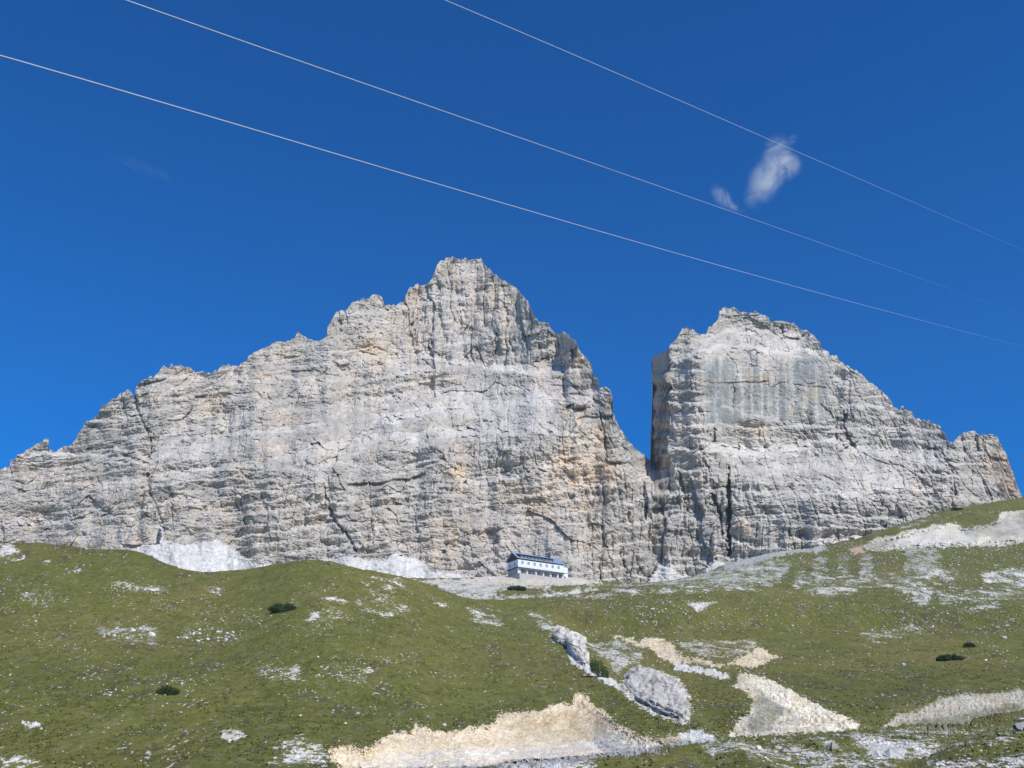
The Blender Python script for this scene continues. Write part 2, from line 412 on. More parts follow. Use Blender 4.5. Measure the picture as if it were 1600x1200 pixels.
def mountain():
    nc = len(colx)
    seam = int(np.argmin(np.abs(colx - 1019.0)))
    yr = np.interp(colx, RIDGE[:, 0], RIDGE[:, 1])
    # ragged crest
    j = fban(colx / 9., colx * 0, 3, 5) * 2.6 + (h2(np.floor(colx / 4.5 + vn(colx / 30, colx * 0, 3)), np.zeros(nc), 9) - .5) * 4.2
    yr = yr + j * sm(np.abs(colx - 1019), 2, 12)
    fine = np.arange(-900, 2500, 1.0)
    yf = np.interp(fine, colx, yr)
    mx = np.max([np.roll(yf, k) for k in range(-16, 17)], 0)
    mx = np.mean([np.roll(mx, k) for k in range(-12, 13)], 0) + 4
    ys = np.maximum(np.interp(colx, fine, mx), yr + 3)
    NL = NR - 75
    lo_ = 935 + (ys[None, :] - 935) * np.linspace(0, 1, NL, endpoint=False)[:, None]
    hi_ = ys[None, :] + (yr - ys)[None, :] * np.linspace(0, 1, NR - NL)[:, None]
    py = np.concatenate([lo_, hi_], 0)
    px = np.broadcast_to(colx[None, :], py.shape).copy()
    # base distance
    lean = np.interp(px, [-900, 0, 250, 500, 720, 880, 980, 1100, 1300, 1500, 1700, 2500], [.95, .95, .80, .75, .78, .68, .58, .45, .55, .70, .8, .8])
    Y0 = np.interp(px, [-900, 0, 300, 600, 900, 1019, 1140, 1300, 1500, 1700, 2500], [1150, 1060, 1000, 990, 1000, 1080, 1060, 1030, 1080, 1150, 1300])
    u, v = dirs(px, py)
    v0 = dirs(0, 900)[1]
    lnY = np.log(Y0) + lean * (v - v0)
    # big buttresses, seen as slow swells of the wall
    lnY += 0.026 * fbm(px / 110, py / 200, 3, 41) + 0.014 * fban(px / 46, py / 170, 3, 43)
    # upper towers step back; corner of the right peak
    lnY += 0.02 * sm(575 - py, -8, 8) * sm(px, 560, 640) * sm(-px, -900, -860)
    lf = np.clip((1047 + 5 * vn(py / 16, py * 0, 3) + 2 * vn(py / 4, py * 0, 4) + (py - 640) * .07 - px) / 30, 0, 1) * sm(-py, -775, -716) * (px > 1018.5)
    lf = np.where(px <= 1018.5, .75 * sm(px, 975, 1018) * sm(-py, -780, -722), lf)
    lnY += 0.115 * lf
    lnY += 0.05 * sm(1019 - px, 0, 60) * sm(-px, -1018.8, -900) * sm(-py, -740, -690) * 0
    Y = np.exp(lnY)
    X = u * Y; Z = v * Y
    warp = fbm(X / 90, Z / 60, 3, 77) * 9
    D = np.zeros_like(Y); pale = np.zeros_like(Y); tone = np.zeros_like(Y)
    smooth = np.zeros_like(Y)
    pxw = px + 3 * fbm(px / 14, py / 14, 3, 91); pyw = py + 3 * fbm(px / 16, py / 10, 3, 92)
    j1 = vor(px / 21 + .3 * vn(px / 9, py / 9, 7), py / 15, 771)[0]; j2 = vor(px / 8, py / 7 + .3 * vn(px / 5, py / 5, 8), 772)[0]
    jog = (j1 - .5) * 1.5 + (j2 - .5) * 1.0
    # the wall is not one plane: broad sloping terraces between steep upper and lower walls
    D += 75 * sm(702 - py - .10 * (px - 700) + 6 * vn(px / 40, px * 0, 66), 0, 112) * sm(px, 380, 600) * sm(-px, -955, -900)
    D += 34 * sm(722 - py - .12 * (px - 300) + 6 * vn(px / 40, px * 0, 67), 0, 50) * sm(px, 225, 300) * sm(-px, -560, -440)
    D += 52 * sm(772 - py + 6 * vn(px / 40, px * 0, 68), 0, 72) * sm(px, 1100, 1190) * sm(-px, -1490, -1400)
    D += 22 * sm(552 - py + .0 * px, 0, 26) * sm(px, 1060, 1100) * sm(-px, -1290, -1250)
    D -= 26 * sm(px, 878, 890) * sm(-px, -935, -905) * sm(py, 515, 530) * sm(-py, -640, -630)
    up = sm(px, 600, 650) * sm(-px, -960, -930) * sm(-py, -590, -560)
    lw = sm(px, 850, 930) * sm(-px, -1200, -1120) * sm(py, 715, 750)
    chim = 1 - np.abs(fban(px / 17 + .3 * vn(px / 30, py / 25, 62), py / 90, 3, 63))
    D += (7.5 * up + 4.5 * lw) * (sm(chim, .80, 1.0) - .6 * sm(1 - chim, .25, .6))
    j3 = vor(px / 26 + .18 * vn(px / 15, py / 20, 64), py / 62, 773)
    D += (9 * up + 5 * lw) * (j3[0] - .5) * 2
    for s_, back, w, p in LEDGES:
        L = pts(s_)
        x0, x1 = L[0, 0], L[-1, 0]
        end = sm(px, x0 - 22, x0 + 14) * sm(-px, -x1 - 22, -x1 + 14)
        d = np.interp(px, L[:, 0], L[:, 1]) - pyw + 5 * vn(px / 38, px * 0, int(x0)) + 2.5 * vn(px / 12, px * 0, int(x0) + 1) + jog * w * .32
        brk = .6 + .5 * sm(fban(px / 55, py / 90, 2, int(x0) + 7), -.35, .25)
        bb = np.clip(.15 + 1.0 * sm(fban(px / 30, py / 60, 3, int(x0) + 9) + .5 * (j1 - .5), -.35, .35), 0, 1.1)
        D += back * 1.35 * end * (bb * sm(d, -w * .5, w * .7) + (1 - bb) * sm(d, -w * 1.6, w * 2.2))
        g = np.exp(-((d - w * .25) / (w * .6)) ** 2) * end
        pale = np.maximum(pale, p * brk * sm(g + .8 * fban(px / 11, (py + .12 * px) / 2.6, 4, 55, .65) + .2 * (p - .5), .36, .62))
        D -= back * .12 * bb * end * (1 - sm(d, -w * .6, -w * .2)) * sm(d, -40, -6)
    pale = np.maximum(pale, .5 * sm(fbm(px / 60, py / 25, 4, 15), .05, .4) * sm(py, 585, 625) * sm(-py, -720, -690) * sm(px, 480, 600) * sm(-px, -900, -860))
    pale = np.maximum(pale, .45 * sm(fbm(px / 60, py / 22, 4, 16), .0, .35) * sm(py, 695, 715) * sm(-py, -800, -750) * sm(px, 1110, 1200))
    # rugged, blocky rock: cells at four sizes, each a plane of its own
    rough_ = .82 - .42 * np.clip(pale, 0, 1)
    wall = sm(px, 1090, 1110) * sm(-px, -1310, -1285) * sm(py, 552, 562) * sm(-py, -668, -655)
    rough_ *= 1 - .45 * wall
    for (sx, sz, amp, tilt, sd) in ((58, 70, 4.2, 4.5, 1), (24, 27, 2.6, 3.0, 2), (11, 10, 1.5, 1.9, 3), (5.4, 4.6, 1.0, 1.2, 4), (2.8, 2.3, .62, .8, 6)):
        a1, b1, c1, ox, oy, ed = vor((X + warp + .5 * Z * .15) / sx + .35 * fbm(X / sx * .8, Z / sz * .8, 2, sd), (Z + .14 * X * np.where(px < 1019, .6, -.3) + warp) / sz + .3 * fbm(X / sx, Z / sz, 2, sd + 50), sd * 101)
        D += rough_ * (amp * (a1 - .5) * 2 + tilt * ((b1 - .5) * 2 * ox + (c1 - .35) * 2 * oy) + amp * (.12 if sx > 20 else .35) * np.exp(-(ed / .08) ** 2) * (b1 > .45))
        tone += (a1 - .5) * (.13 if sx > 10 else .09)
    # beds: a staircase of thin strata
    zz = Z + .07 * X + warp * 1.2
    bedw = .25 + .75 * sm(fbm(X / 110, Z / 80, 3, 71) + .35 * (px < 480) + .25 * (py > 700) * (px > 1150) - .1, -.2, .35)
    for per, amp, sd in ((13.0, 1.7, 3), (5.2, .8, 8)):
        k = zz / per
        fr = k - np.floor(k)
        wgt = .35 + .65 * h2(np.floor(k), np.zeros_like(k), sd) + .5 * fbm(X / 45, Z / 30, 2, sd)
        D += rough_ * bedw * wgt * amp * (sm(fr, .0, .16) - fr) * 2.0
        tone -= .07 * wgt * np.exp(-((fr - .96) / .06) ** 2)
    # tiers of the wall
    for per, amp, sd in ((36.0, 11.5, 12), (17.0, 5.0, 14)):
        k = -(py + np.where(px < 1019, .15, -.02) * px + 3.5 * jog * (per > 20) + 1.5 * jog + 7 * fbm(px / 70, py / 50, 3, sd) + 2.5 * fbm(px / 15, py / 15, 2, sd + 1)) / per
        fr = k - np.floor(k)
        wgt = (.25 + .75 * h2(np.floor(k), np.floor(px / 190 + .3 * np.floor(k)), sd)) * (.45 + .75 * sm(fbm(px / 60, py / 30, 3, sd + 3), -.25, .3)) * (1 - .85 * wall)
        D += wgt * amp * (sm(fr, .0, .26) - fr) * 1.25
        pale = np.maximum(pale, .60 * wgt * sm(np.exp(-((fr - .13) / .12) ** 2) + .6 * fban(px / 8, py / 3, 3, sd + 5), .6, 1.0))
    # upright chimneys and cracks
    fl = 1 - np.abs(fban(X / 16 + warp * .05, Z / 90, 3, 61))
    D += rough_ * 4.0 * sm(fl, .88, 1.0) * (.4 + .6 * sm(fbm(X / 60, Z / 60, 2, 19), -.2, .3))
    D += rough_ * (1.2 * fban(X / 7, Z / 10, 4, 31, .6) + 2.4 * fbm(X / 30, Z / 34, 3, 32))
    wn_ = fbm(px / 7, py / 8, 2, 93); pxk = px + 2.2 * vn(px / 6, py / 7, 94) + 1.3 * vn(px / 3, py / 3, 95)
    for s_, w0, w1, dep in CRACKS:
        L = pts(s_)
        d, sd_, t_ = line_d(pxk, pyw * .5 + py * .5, L, 26)
        w = (w0 + (w1 - w0) * t_) * (.75 + .6 * wn_) * (.45 + .55 * sm(t_, 0, .12) * sm(-t_, -1, -.88))
        D += dep * .5 * (1 - sm(d, w * .2, w * 1.5))
    for s_, w, dep in ROOFS:
        L = pts(s_)
        x0, x1 = L[0, 0], L[-1, 0]
        end = sm(px, x0 - 3, x0 + 3) * sm(-px, -x1 - 3, -x1 + 3)
        d = pyw - np.interp(px, L[:, 0], L[:, 1])
        D += dep * .7 * end * sm(d, -.6, .6) * (1 - sm(d, w * .6, w * 2.2))
    # scree cones at the foot
    scr = np.zeros_like(Y)
    for P in SCREE:
        scr = np.maximum(scr, sm(poly_sd(pxw, pyw, P, 40) + 1.8 * vn(px / 2.5, py / 2, 96), -1.2, 1.6))
    D = D * (1 - scr * .93) - scr * (14 + 1.2 * fbm(px / 5, py / 4, 3, 97))
    D = D * (1 - .93 * lf * (px > 1018) * sm(-py, -730, -712))
    Y2 = Y + D
    Xj = sm(px, 1000, 1019) * sm(-px, -1075, -1040) * sm(-py, -745, -715) * (2.2 * vn(Z / 17, Z * 0, 81) + 1.2 * vn(Z / 6, Z * 0, 82) + .6 * vn(Z / 2.2, Z * 0, 83) - .5)
    V = np.stack([u * Y2 + Xj, Y2, v * Y2], -1)
    # colour of the stone itself
    n1 = fbm(px / 70, py / 60, 4, 201); n2 = fbm(px / 22, py / 18, 4, 202)
    streak = fban(px / 5.0, py / 70, 3, 204)
    base = np.array([.458, .428, .380])[None, None] * (1 + .15 * n1 + .19 * n2 + tone * 1.0)[..., None]
    warmn = sm(n2 * .6 + fbm(px / 34, py / 50, 3, 205), .0, .55)
    och = np.zeros_like(Y)
    for cx, cy, rx, ry, st in OCHRE:
        q = ((px - cx) / rx) ** 2 + ((py - cy) / ry) ** 2
        och = np.maximum(och, st * np.exp(-q * 1.1))
    och = np.clip(och * (.55 + .9 * sm(fbm(px / 10, py / 16, 4, 207), -.3, .35)), 0, 1)
    och = np.maximum(och, .16 * warmn * (px < 1019) + .12 * warmn)
    tan = np.array([.64, .505, .355])[None, None] * (1 + .25 * n2)[..., None]
    c = base * (1 - och[..., None]) + tan * och[..., None]
    wet = wall * sm(streak * .8 + n1 * .8, -.35, .4)
    wet = np.maximum(wet, .55 * sm(streak + .6 * n1, .25, .8))
    c = c * (1 - (.33 + .16 * wall)[..., None] * wet[..., None] * np.array([1.0, .86, .74])[None, None])
    pl = np.clip(pale * (.92 + .4 * n2), 0, 1)[..., None]
    c = c * (1 - pl) + np.array([.64, .61, .555])[None, None] * pl
    sc = scr[..., None]
    c = c * (1 - sc) + np.array([.63, .61, .575])[None, None] * (1 + .16 * n2 + .12 * fban((px + .8 * (py - 850)) / 4, py / 30, 3, 88) + .10 * vn(px / 1.6, py / 1.3, 89))[..., None] * sc
    # far side, falling away behind the crest
    back = []
    bc = []
    for i in range(1, NB + 1):
        t = i / NB
        dY = 260 * t ** 1.6 + 4 * t
        g = V[-1].copy()
        g[:, 1] = g[:, 1] + dY
        g[:, 2] = g[:, 2] * 1.0 - (g[:, 2] - 120) * (t ** 1.5) * .9 - 2 * t - 14 * t * (.5 + .5 * vn(colx / 6 + i, colx * 0 + i, 6))
        back.append(g); bc.append(c[-1])
    V = np.concatenate([V, np.array(back)], 0); c = np.concatenate([c, np.array(bc)], 0)
    R = V.shape[0]

    def part(lo, hi, name, label):
        v_ = V[:, lo:hi].reshape(-1, 3); c_ = c[:, lo:hi].reshape(-1, 3)
        o = mesh_np(name, v_, gridq(R, hi - lo), M_ROCK, {'Col': c_})
        tag(o, label, None, None, 'structure')
        return o
    part(0, seam + 1, 'mountain', 'broad grey limestone massif with stepped ledges and a blunt summit tower, behind the lodge')
    part(seam, nc, 'mountain', 'grey limestone peak with a sheer left edge, right of the gap')


mountain()

# ------------------------------------------------------------------ grass hillsides
R1 = pts("-900,850 -80,848 0,848 60,849 100,853 150,857 200,860 230,868 262,882 310,892 370,891 400,887 430,881 460,877 490,875 510,877 540,886 560,890 640,903 660,910 700,925 730,933 760,937 800,937 840,935 880,930 930,921 1000,917 1100,914 1180,914 1250,918 1400,917 1600,908 2500,900")
R2 = pts("-900,912 400,912 560,905 620,903 700,903 780,900 850,899 900,902 940,909 1000,911 1050,906 1080,899 1110,891 1131,883 1209,863 1287,853 1350,837 1400,821 1462,801 1491,796 1537,787 1600,777 1750,760 2500,745")
BANK = pts("513,1184 520,1168 547,1163 570,1172 598,1155 615,1140 641,1143 649,1129 669,1139 700,1143 731,1132 768,1133 782,1115 816,1112 845,1109 871,1098 896,1098 899,1084 913,1084 922,1098 947,1112 964,1132 993,1149 1027,1160 1055,1169 1000,1177 927,1183 845,1190 800,1193 740,1203 541,1203")
STRIP = pts("953,993 970,990 996,1000 1006,994 1027,993 1049,1003 1058,1020 1083,1027 1137,1034 1166,1022 1183,1010 1202,1017 1219,1029 1195,1038 1168,1043 1134,1042 1083,1038 1055,1038 1030,1029 1012,1014 990,1007")
GULLY = pts("1154,1045 1168,1053 1185,1056 1208,1068 1237,1080 1265,1100 1299,1114 1345,1134 1339,1143 1276,1149 1180,1154 1138,1153 1148,1129 1158,1118 1168,1113 1177,1092 1160,1080 1143,1071 1150,1060")
RBANK = pts("1378,1134 1401,1112 1435,1107 1475,1090 1512,1084 1548,1084 1600,1076 1700,1068 1700,1110 1600,1115 1548,1127 1514,1136 1463,1143 1412,1141")
CUT = pts("1344,857 1366,843 1397,839 1428,831 1466,823 1494,819 1506,827 1531,824 1562,815 1562,803 1600,799 1700,790 1700,846 1600,846 1544,850 1490,853 1444,855 1381,860")
OCA = pts("857,993 871,979 885,985 896,988 913,996 918,1013 918,1030 925,1047 908,1041 891,1027 882,1013 865,1005")
OCB = pts("970,1070 981,1050 998,1041 1021,1047 1035,1058 1055,1061 1063,1075 1078,1095 1078,1115 1066,1128 1044,1121 1032,1118 1010,1106 993,1095 981,1084")
# (polygon, recess m, colour, strength, patchiness)
CREAM = (.74, .62, .43); WHITE = (.70, .685, .63); TANC = (.52, .42, .29)
BARE1 = [(BANK, 5.0, CREAM, 1.0, .1), (STRIP, 2.0, CREAM, .95, .35), (GULLY, 1.0, (.68, .62, .48), 1.0, .35), (pts("1180,1083 1210,1080 1240,1092 1262,1108 1250,1118 1225,1112 1205,1140 1180,1148 1165,1140 1175,1115"), .0, (.27, .27, .19), 1, .55),
         (pts("1190,1066 1206,1074 1200,1084 1185,1078"), .0, (.22, .23, .14), .9, .6),
         (pts("1162,1051 1190,1056 1240,1080 1300,1112 1345,1134 1300,1142 1250,1120 1215,1097 1185,1072"), .0, (.80, .73, .56), 1, .15),
         (pts("1090,1166 1200,1158 1400,1146 1500,1140 1620,1130 1620,1203 1130,1203"), .0, (.60, .59, .55), .75, .88),
         (pts("1405,1122 1500,1104 1600,1090 1600,1112 1500,1132 1420,1142"), .0, (.58, .56, .46), .9, .6),
         (RBANK, 1.1, (.50, .46, .36), .95, .35),
         (pts("1400,1128 1450,1122 1530,1112 1600,1100 1600,1112 1548,1124 1514,1134 1463,1141 1412,1140"), .0, (.20, .20, .12), 1, .45),
         (pts("541,1203 600,1180 700,1172 820,1168 900,1160 960,1140 1000,1155 1055,1169 1000,1177 845,1192 740,1203"), .0, (.68, .67, .62), .8, .62),
         (pts("925,1043 950,1060 972,1078 972,1084 945,1066 918,1050 895,1035 895,1030"), .3, WHITE, 1, .1),
         (pts("1055,1036 1095,1043 1136,1052 1134,1057 1095,1048 1055,1042"), .3, WHITE, 1, .1),
         (pts("822,956 830,952 860,972 885,982 920,998 930,1002 965,1000 1000,1018 1006,1030 985,1038 962,1054 946,1030 924,1016 900,1010 862,1000 850,985"), .2, (.60, .585, .53), .9, .68),
         (pts("1063,1000 1100,998 1183,1000 1178,1018 1140,1030 1090,1024 1064,1012"), .2, (.62, .58, .48), .8, .82),
         (pts("985,1042 1000,1036 1030,1045 1060,1055 1078,1085 1084,1118 1070,1132 1040,1125 1000,1108 965,1082"), .1, WHITE, .95, .45),
         (pts("1080,1140 1100,1141 1122,1156 1110,1164 1080,1163 1050,1150"), .3, WHITE, .9, .4),
         (pts("995,1150 1050,1148 1075,1160 1060,1168 1030,1165"), .1, TANC, .7, .6),
         (pts("500,1160 470,1150 430,1170 400,1190 420,1202 520,1202"), .1, WHITE, .7, .85),
         (pts("0,1185 40,1178 80,1192 60,1203 0,1203"), .1, WHITE, .8, .6),
         (pts("36,1128 62,1132 64,1138 40,1136"), .3, WHITE, 1, .3), (pts("342,1142 372,1140 386,1154 362,1162 344,1156"), .3, WHITE, 1, .5),
         (pts("0,850 20,852 32,862 20,870 0,872"), .1, WHITE, .8, .6), (pts("14,872 40,868 40,876 18,878"), .1, WHITE, .8, .5), (pts("60,876 80,872 80,879 62,881"), .1, WHITE, .8, .5),
         (pts("100,888 124,886 128,892 105,893"), .1, WHITE, .8, .5),
         (pts("176,908 200,906 262,916 262,924 210,922 178,914"), .1, WHITE, .7, .8), (pts("320,922 345,918 352,926 330,932"), .1, WHITE, .7, .6),
         (pts("680,944 700,940 702,950 684,952"), .1, WHITE, .8, .5), (pts("730,950 760,945 790,960 780,985 742,976"), .1, WHITE, .45, .9),
         (pts("1060,938 1120,940 1098,954 1088,955"), .1, WHITE, .8, .5),
         (pts("1328,1146 1370,1150 1415,1170 1412,1186 1370,1188 1330,1166"), .3, WHITE, .9, .55),
         (pts("1430,1150 1462,1152 1466,1168 1436,1166"), .1, WHITE, .8, .6), (pts("1280,1158 1310,1160 1312,1170 1284,1170"), .1, WHITE, .8, .5),
         (pts("1200,1158 1225,1165 1240,1176 1215,1176"), .1, WHITE, .8, .5), (pts("1440,1172 1476,1176 1480,1188 1445,1186"), .1, WHITE, .8, .6),
         (pts("1010,1172 1060,1164 1130,1160 1130,1164 1062,1171 1000,1180 850,1194 700,1204 690,1200 850,1189"), .0, (.36, .36, .35), 1, .05),
         (pts("760,1200 800,1196 900,1190 936,1190 930,1204 760,1204"), .0, WHITE, .8, .4),
         (pts("880,932 905,924 920,944 890,950"), .1, WHITE, .4, .9),
         (pts("940,920 1100,914 1180,914 1190,922 1100,925 1000,930 930,935 900,935"), .1, WHITE, .75, .75),
         (pts("1250,917 1290,912 1340,915 1345,925 1300,932 1262,925"), .1, WHITE, .7, .7), (pts("1400,915 1460,915 1452,945 1436,945 1420,930 1402,925"), .1, WHITE, .85, .6),
         (pts("1460,920 1520,918 1600,905 1700,905 1700,935 1600,935 1540,955 1500,960 1470,940"), .1, WHITE, .6, .85),
         (pts("1340,990 1420,975 1460,978 1440,990 1370,1010"), .1, WHITE, .45, .9), (pts("500,935 640,925 640,955 520,985 480,970"), .1, WHITE, .3, .95),
         (pts("560,900 620,905 640,935 600,940 570,925"), .1, WHITE, .45, .9),
         (pts("150,975 215,970 250,985 245,1015 180,1005 155,1000"), .1, (.46, .45, .42), .6, .9), (pts("270,985 330,980 385,990 375,1005 300,1018"), .1, (.46, .45, .42), .6, .9),
         (pts("30,920 85,922 80,945 40,945"), .1, (.40, .39, .36), .6, .85), (pts("400,1040 470,1038 474,1062 410,1062"), .1, WHITE, .5, .85), (pts("495,1040 590,1045 560,1068 498,1065"), .1, WHITE, .45, .9)]
BARE2 = [(CUT, 6.0, (.68, .64, .54), 1.0, .12),
         (pts("1500,824 1530,822 1562,812 1600,800 1700,795 1700,836 1600,838 1545,842 1512,838"), .0, (.30, .29, .24), 1, .5),
         (pts("1345,856 1366,844 1400,842 1400,850 1380,858"), .0, (.26, .27, .18), 1, .5),
         (pts("640,905 700,903 780,900 800,902 850,902 940,911 930,916 880,916 860,920 800,922 760,937 700,926"), .1, (.62, .60, .53), .85, .5),
         (pts("690,908 790,899 890,901 940,910 915,912 860,915 760,912"), .1, (.62, .57, .48), 1, .2), (pts("690,926 790,930 830,926 930,917 960,925 700,942"), .1, WHITE, .85, .5),
         (pts("1416,857 1469,857 1474,900 1410,900"), .1, (.48, .48, .42), .62, .6), (pts("1344,866 1362,864 1368,906 1338,906"), .1, (.5, .5, .45), .6, .55),
         (pts("1275,866 1294,866 1300,906 1262,906"), .1, (.48, .47, .42), .45, .6), (pts("1310,866 1325,866 1330,900 1305,900"), .1, (.48, .47, .42), .3, .6),
         (pts("1090,893 1120,888 1200,872 1240,880 1210,920 1060,925 940,915 1000,909 1050,905"), .1, (.55, .56, .50), .75, .65),
         (pts("1131,883 1209,862 1287,853 1290,858 1210,870 1140,889"), .1, (.42, .43, .40), .8, .3), (pts("1530,893 1600,885 1700,880 1700,930 1600,925 1540,915"), .1, WHITE, .7, .7),
         (pts("1330,858 1345,855 1350,862 1335,864"), .1, (.6, .42, .3), .9, .3), (pts("1400,822 1460,800 1470,806 1410,832"), .1, WHITE, .5, .8),
         (pts("1240,895 1290,892 1400,895 1480,888 1500,925 1240,930"), .1, WHITE, .55, .85)]


FX = np.arange(-1000, 2600, 2.0)


def smooth_table(xs, ys, r):
    t = np.interp(FX, xs, ys)
    for _ in range(2): t = np.convolve(np.pad(t, r, 'edge'), np.ones(2 * r + 1) / (2 * r + 1), 'valid')
    return t


T_R1 = smooth_table(R1[:, 0], R1[:, 1], 5); T_R2 = smooth_table(R2[:, 0], R2[:, 1], 2); T_RV = smooth_table(R1[:, 0], R1[:, 1], 14)
T_A1 = smooth_table([-900, 0, 300, 490, 640, 760, 900, 1100, 1700, 2500], [430, 430, 440, 412, 440, 510, 555, 570, 570, 570], 40)
def ridge1(px): return np.interp(px, FX, T_R1)
def ridge2(px): return np.interp(px, FX, T_R2)


def Y1(px, py):
    rd = np.interp(px, FX, T_RV)
    a0 = np.interp(px, [-900, 0, 700, 1000, 1300, 1700, 2500], [175, 172, 165, 150, 135, 120, 110])
    a1 = np.interp(px, FX, T_A1)
    v = np.clip((1200 - py) / (1200 - rd), -.2, 1.3)
    Y = a0 * (a1 / a0) ** v
    gx = np.interp(py, [940, 955, 985, 1047, 1085, 1130, 1160, 1220], [800, 825, 870, 930, 990, 1082, 1130, 1250])
    Y *= 1 + .17 * sm(px - gx, -6, 40) * sm(py, 940, 1000)
    # gully sides around the middle
    Y *= 1 + .05 * sm(px - 1090 + (1100 - py) * .3, 0, 90) * sm(py, 990, 1080) * -1
    fg = np.interp(px, [-900, 500, 800, 960, 1100, 1200, 1400, 1480, 1600, 2500], [1260, 1225, 1199, 1182, 1168, 1157, 1145, 1139, 1119, 1040])
    Y *= 1 - .22 * sm(py - fg, -7, 9)
    fg2 = np.interp(px, [-900, 1380, 1480, 1540, 1600, 2500], [1300, 1220, 1165, 1143, 1130, 1060])
    Y *= 1 - .14 * sm(py - fg2, -6, 8)
    return Y


def Y2f(px, py):
    rd = ridge2(px)
    t = np.clip((945 - py) / (945 - rd), -.3, 1.2)
    a1 = np.interp(px, [-900, 500, 780, 940, 1100, 1350, 1600, 2500], [760, 760, 755, 790, 820, 880, 930, 1000])
    lo = np.interp(px, [-900, 700, 1100, 2500], [600, 600, 600, 600])
    return lo * (a1 / lo) ** t


def znoise(X, Y):
    f = np.clip(Y / 150, 0, 1)
    z = 1.3 * fbm(X / 38, Y / 45, 3, 301) + .55 * fbm(X / 11, Y / 16, 3, 302) + .22 * fbm(X / 2.6, Y / 4.5, 3, 303)
    # sheep-track terraces
    k = (Y + 9 * fbm(X / 30, Y / 30, 2, 305)) / 6.5
    fr = k - np.floor(k)
    z = z + .30 * (sm(fr, 0, .25) - fr) * sm(fbm(X / 14, Y / 20, 2, 306), -.2, .3)
    return z * f


def masks(px, py, BL, seed, X, Y, Yf=None):
    pxw = px + 4.0 * fbm(px / 16, py / 9, 3, seed) + 1.6 * vn(px / 2.2, py / 1.6, seed + 3)
    pyw = py + 2.4 * fbm(px / 14, py / 8, 3, seed + 1) + 1.1 * vn(px / 2.0, py / 1.5, seed + 4)
    tot = np.zeros_like(px); rec = np.zeros_like(px); colr = np.zeros(px.shape + (3,))
    pn2 = fbm(X / 5, Y / 10, 4, seed + 8, .65); pn3 = fbm(px / 10, py / 5, 3, seed + 9)
    for P, r, c_, st, pat in BL:
        sd_ = poly_sd(pxw, pyw, P, 24) + (2.2 * vn(px / 4.5, py / 2.6, seed + 31) + 1.3 * vn(px / 1.8, py / 1.3, seed + 32)) * (st > .3)
        if pat > .3:
            sd_ = sd_ + 4 * pat * pn3
            cov = sm(sd_, -9 * pat, 5) * np.clip((1.02 - .68 * pat) * (.5 + .5 * st) + .55 * pn2 * (pat + .2), 0, 1)
        else:
            cov = sm(sd_ + 1.5 * pn3, -5.5, 2.6) * np.clip(1.1 - .5 * pat + .5 * pn2 * pat, 0, 1.1)
        m = cov / np.maximum(cov + tot * (1 - np.clip(cov, 0, 1)), 1e-5)
        m = np.where(cov > 0.002, np.clip(m, 0, 1), 0)
        colr = colr * (1 - m[..., None]) + np.array(c_) * m[..., None]
        tot = np.maximum(tot, cov)
        if Yf is not None and r > .9 and px.ndim == 2:
            ins = sd_ > 0
            top = np.where(ins, py, 1e4).min(0)
            okc = top < 9e3
            topc = np.interp(px[0], px[0][okc], top[okc]) if okc.any() else top
            topc = np.convolve(np.pad(topc, 24, 'edge'), np.ones(49) / 49, 'valid')
            yt = Yf(px[0], topc)[None, :]
            k = min(.40, r * .075)
            rec = np.maximum(rec, np.clip(yt * 1.004 - Y, 0, 60) * k * sm(sd_, -1, 5))
            rec = np.maximum(rec, min(1.2, r * .4) * sm(sd_, -.5, .8))
    return tot, rec, colr


def ground_colour(px, py, X, Y, tot, colr, pn_seed, yellow=0.):
    g1 = fbm(X / 30, Y / 60, 4, pn_seed); g2 = fbm(X / 6, Y / 13, 4, pn_seed + 1); g3 = fbm(X / 1.3, Y / 3.4, 3, pn_seed + 2, .65)
    base = np.array([.130, .136, .029]) * (1 + .10 * g1 + .20 * g2 + .24 * g3)[..., None]
    dry = (sm(g1 + .6 * g2, -.15, .5) * .65)[..., None]
    base = base * (1 - dry) + np.array([.168, .146, .040]) * (1 + .15 * g3)[..., None] * dry
    heath = (sm(g2 * .7 + g3 * .8 + .35 * fbm(X / 50, Y / 90, 2, pn_seed + 9), .14, .50) * .72)[..., None]
    base = base * (1 - heath) + np.array([.066, .062, .030]) * heath
    # earth showing between the tufts
    soil = (sm(g3 - .3 * g2, .30, .55) * .45)[..., None]
    base = base * (1 - soil) + np.array([.19, .165, .12]) * soil
    # stone crumbs
    cr = (sm(vn(X / .55, Y / 1.3, pn_seed + 12) + .5 * g2, .93, 1.05) * .9)[..., None]
    base = base * (1 - cr) + np.array([.5, .49, .45]) * cr
    sgn = (1 + .22 * fbm(px / 14, py / 7, 4, pn_seed + 21, .65) + .12 * g3)[..., None] * (1 + np.array([-.02, -.05, -.12])[None, None] * 2.2 * np.clip(fbm(px / 24, py / 9, 3, pn_seed + 25), -.1, .6)[..., None])
    return base, colr * sgn


gx_in = np.arange(-60, 1662, 1.25)
gcol = np.concatenate([np.linspace(-900, -60, 50, endpoint=False), gx_in, np.linspace(1662, 2500, 50)])


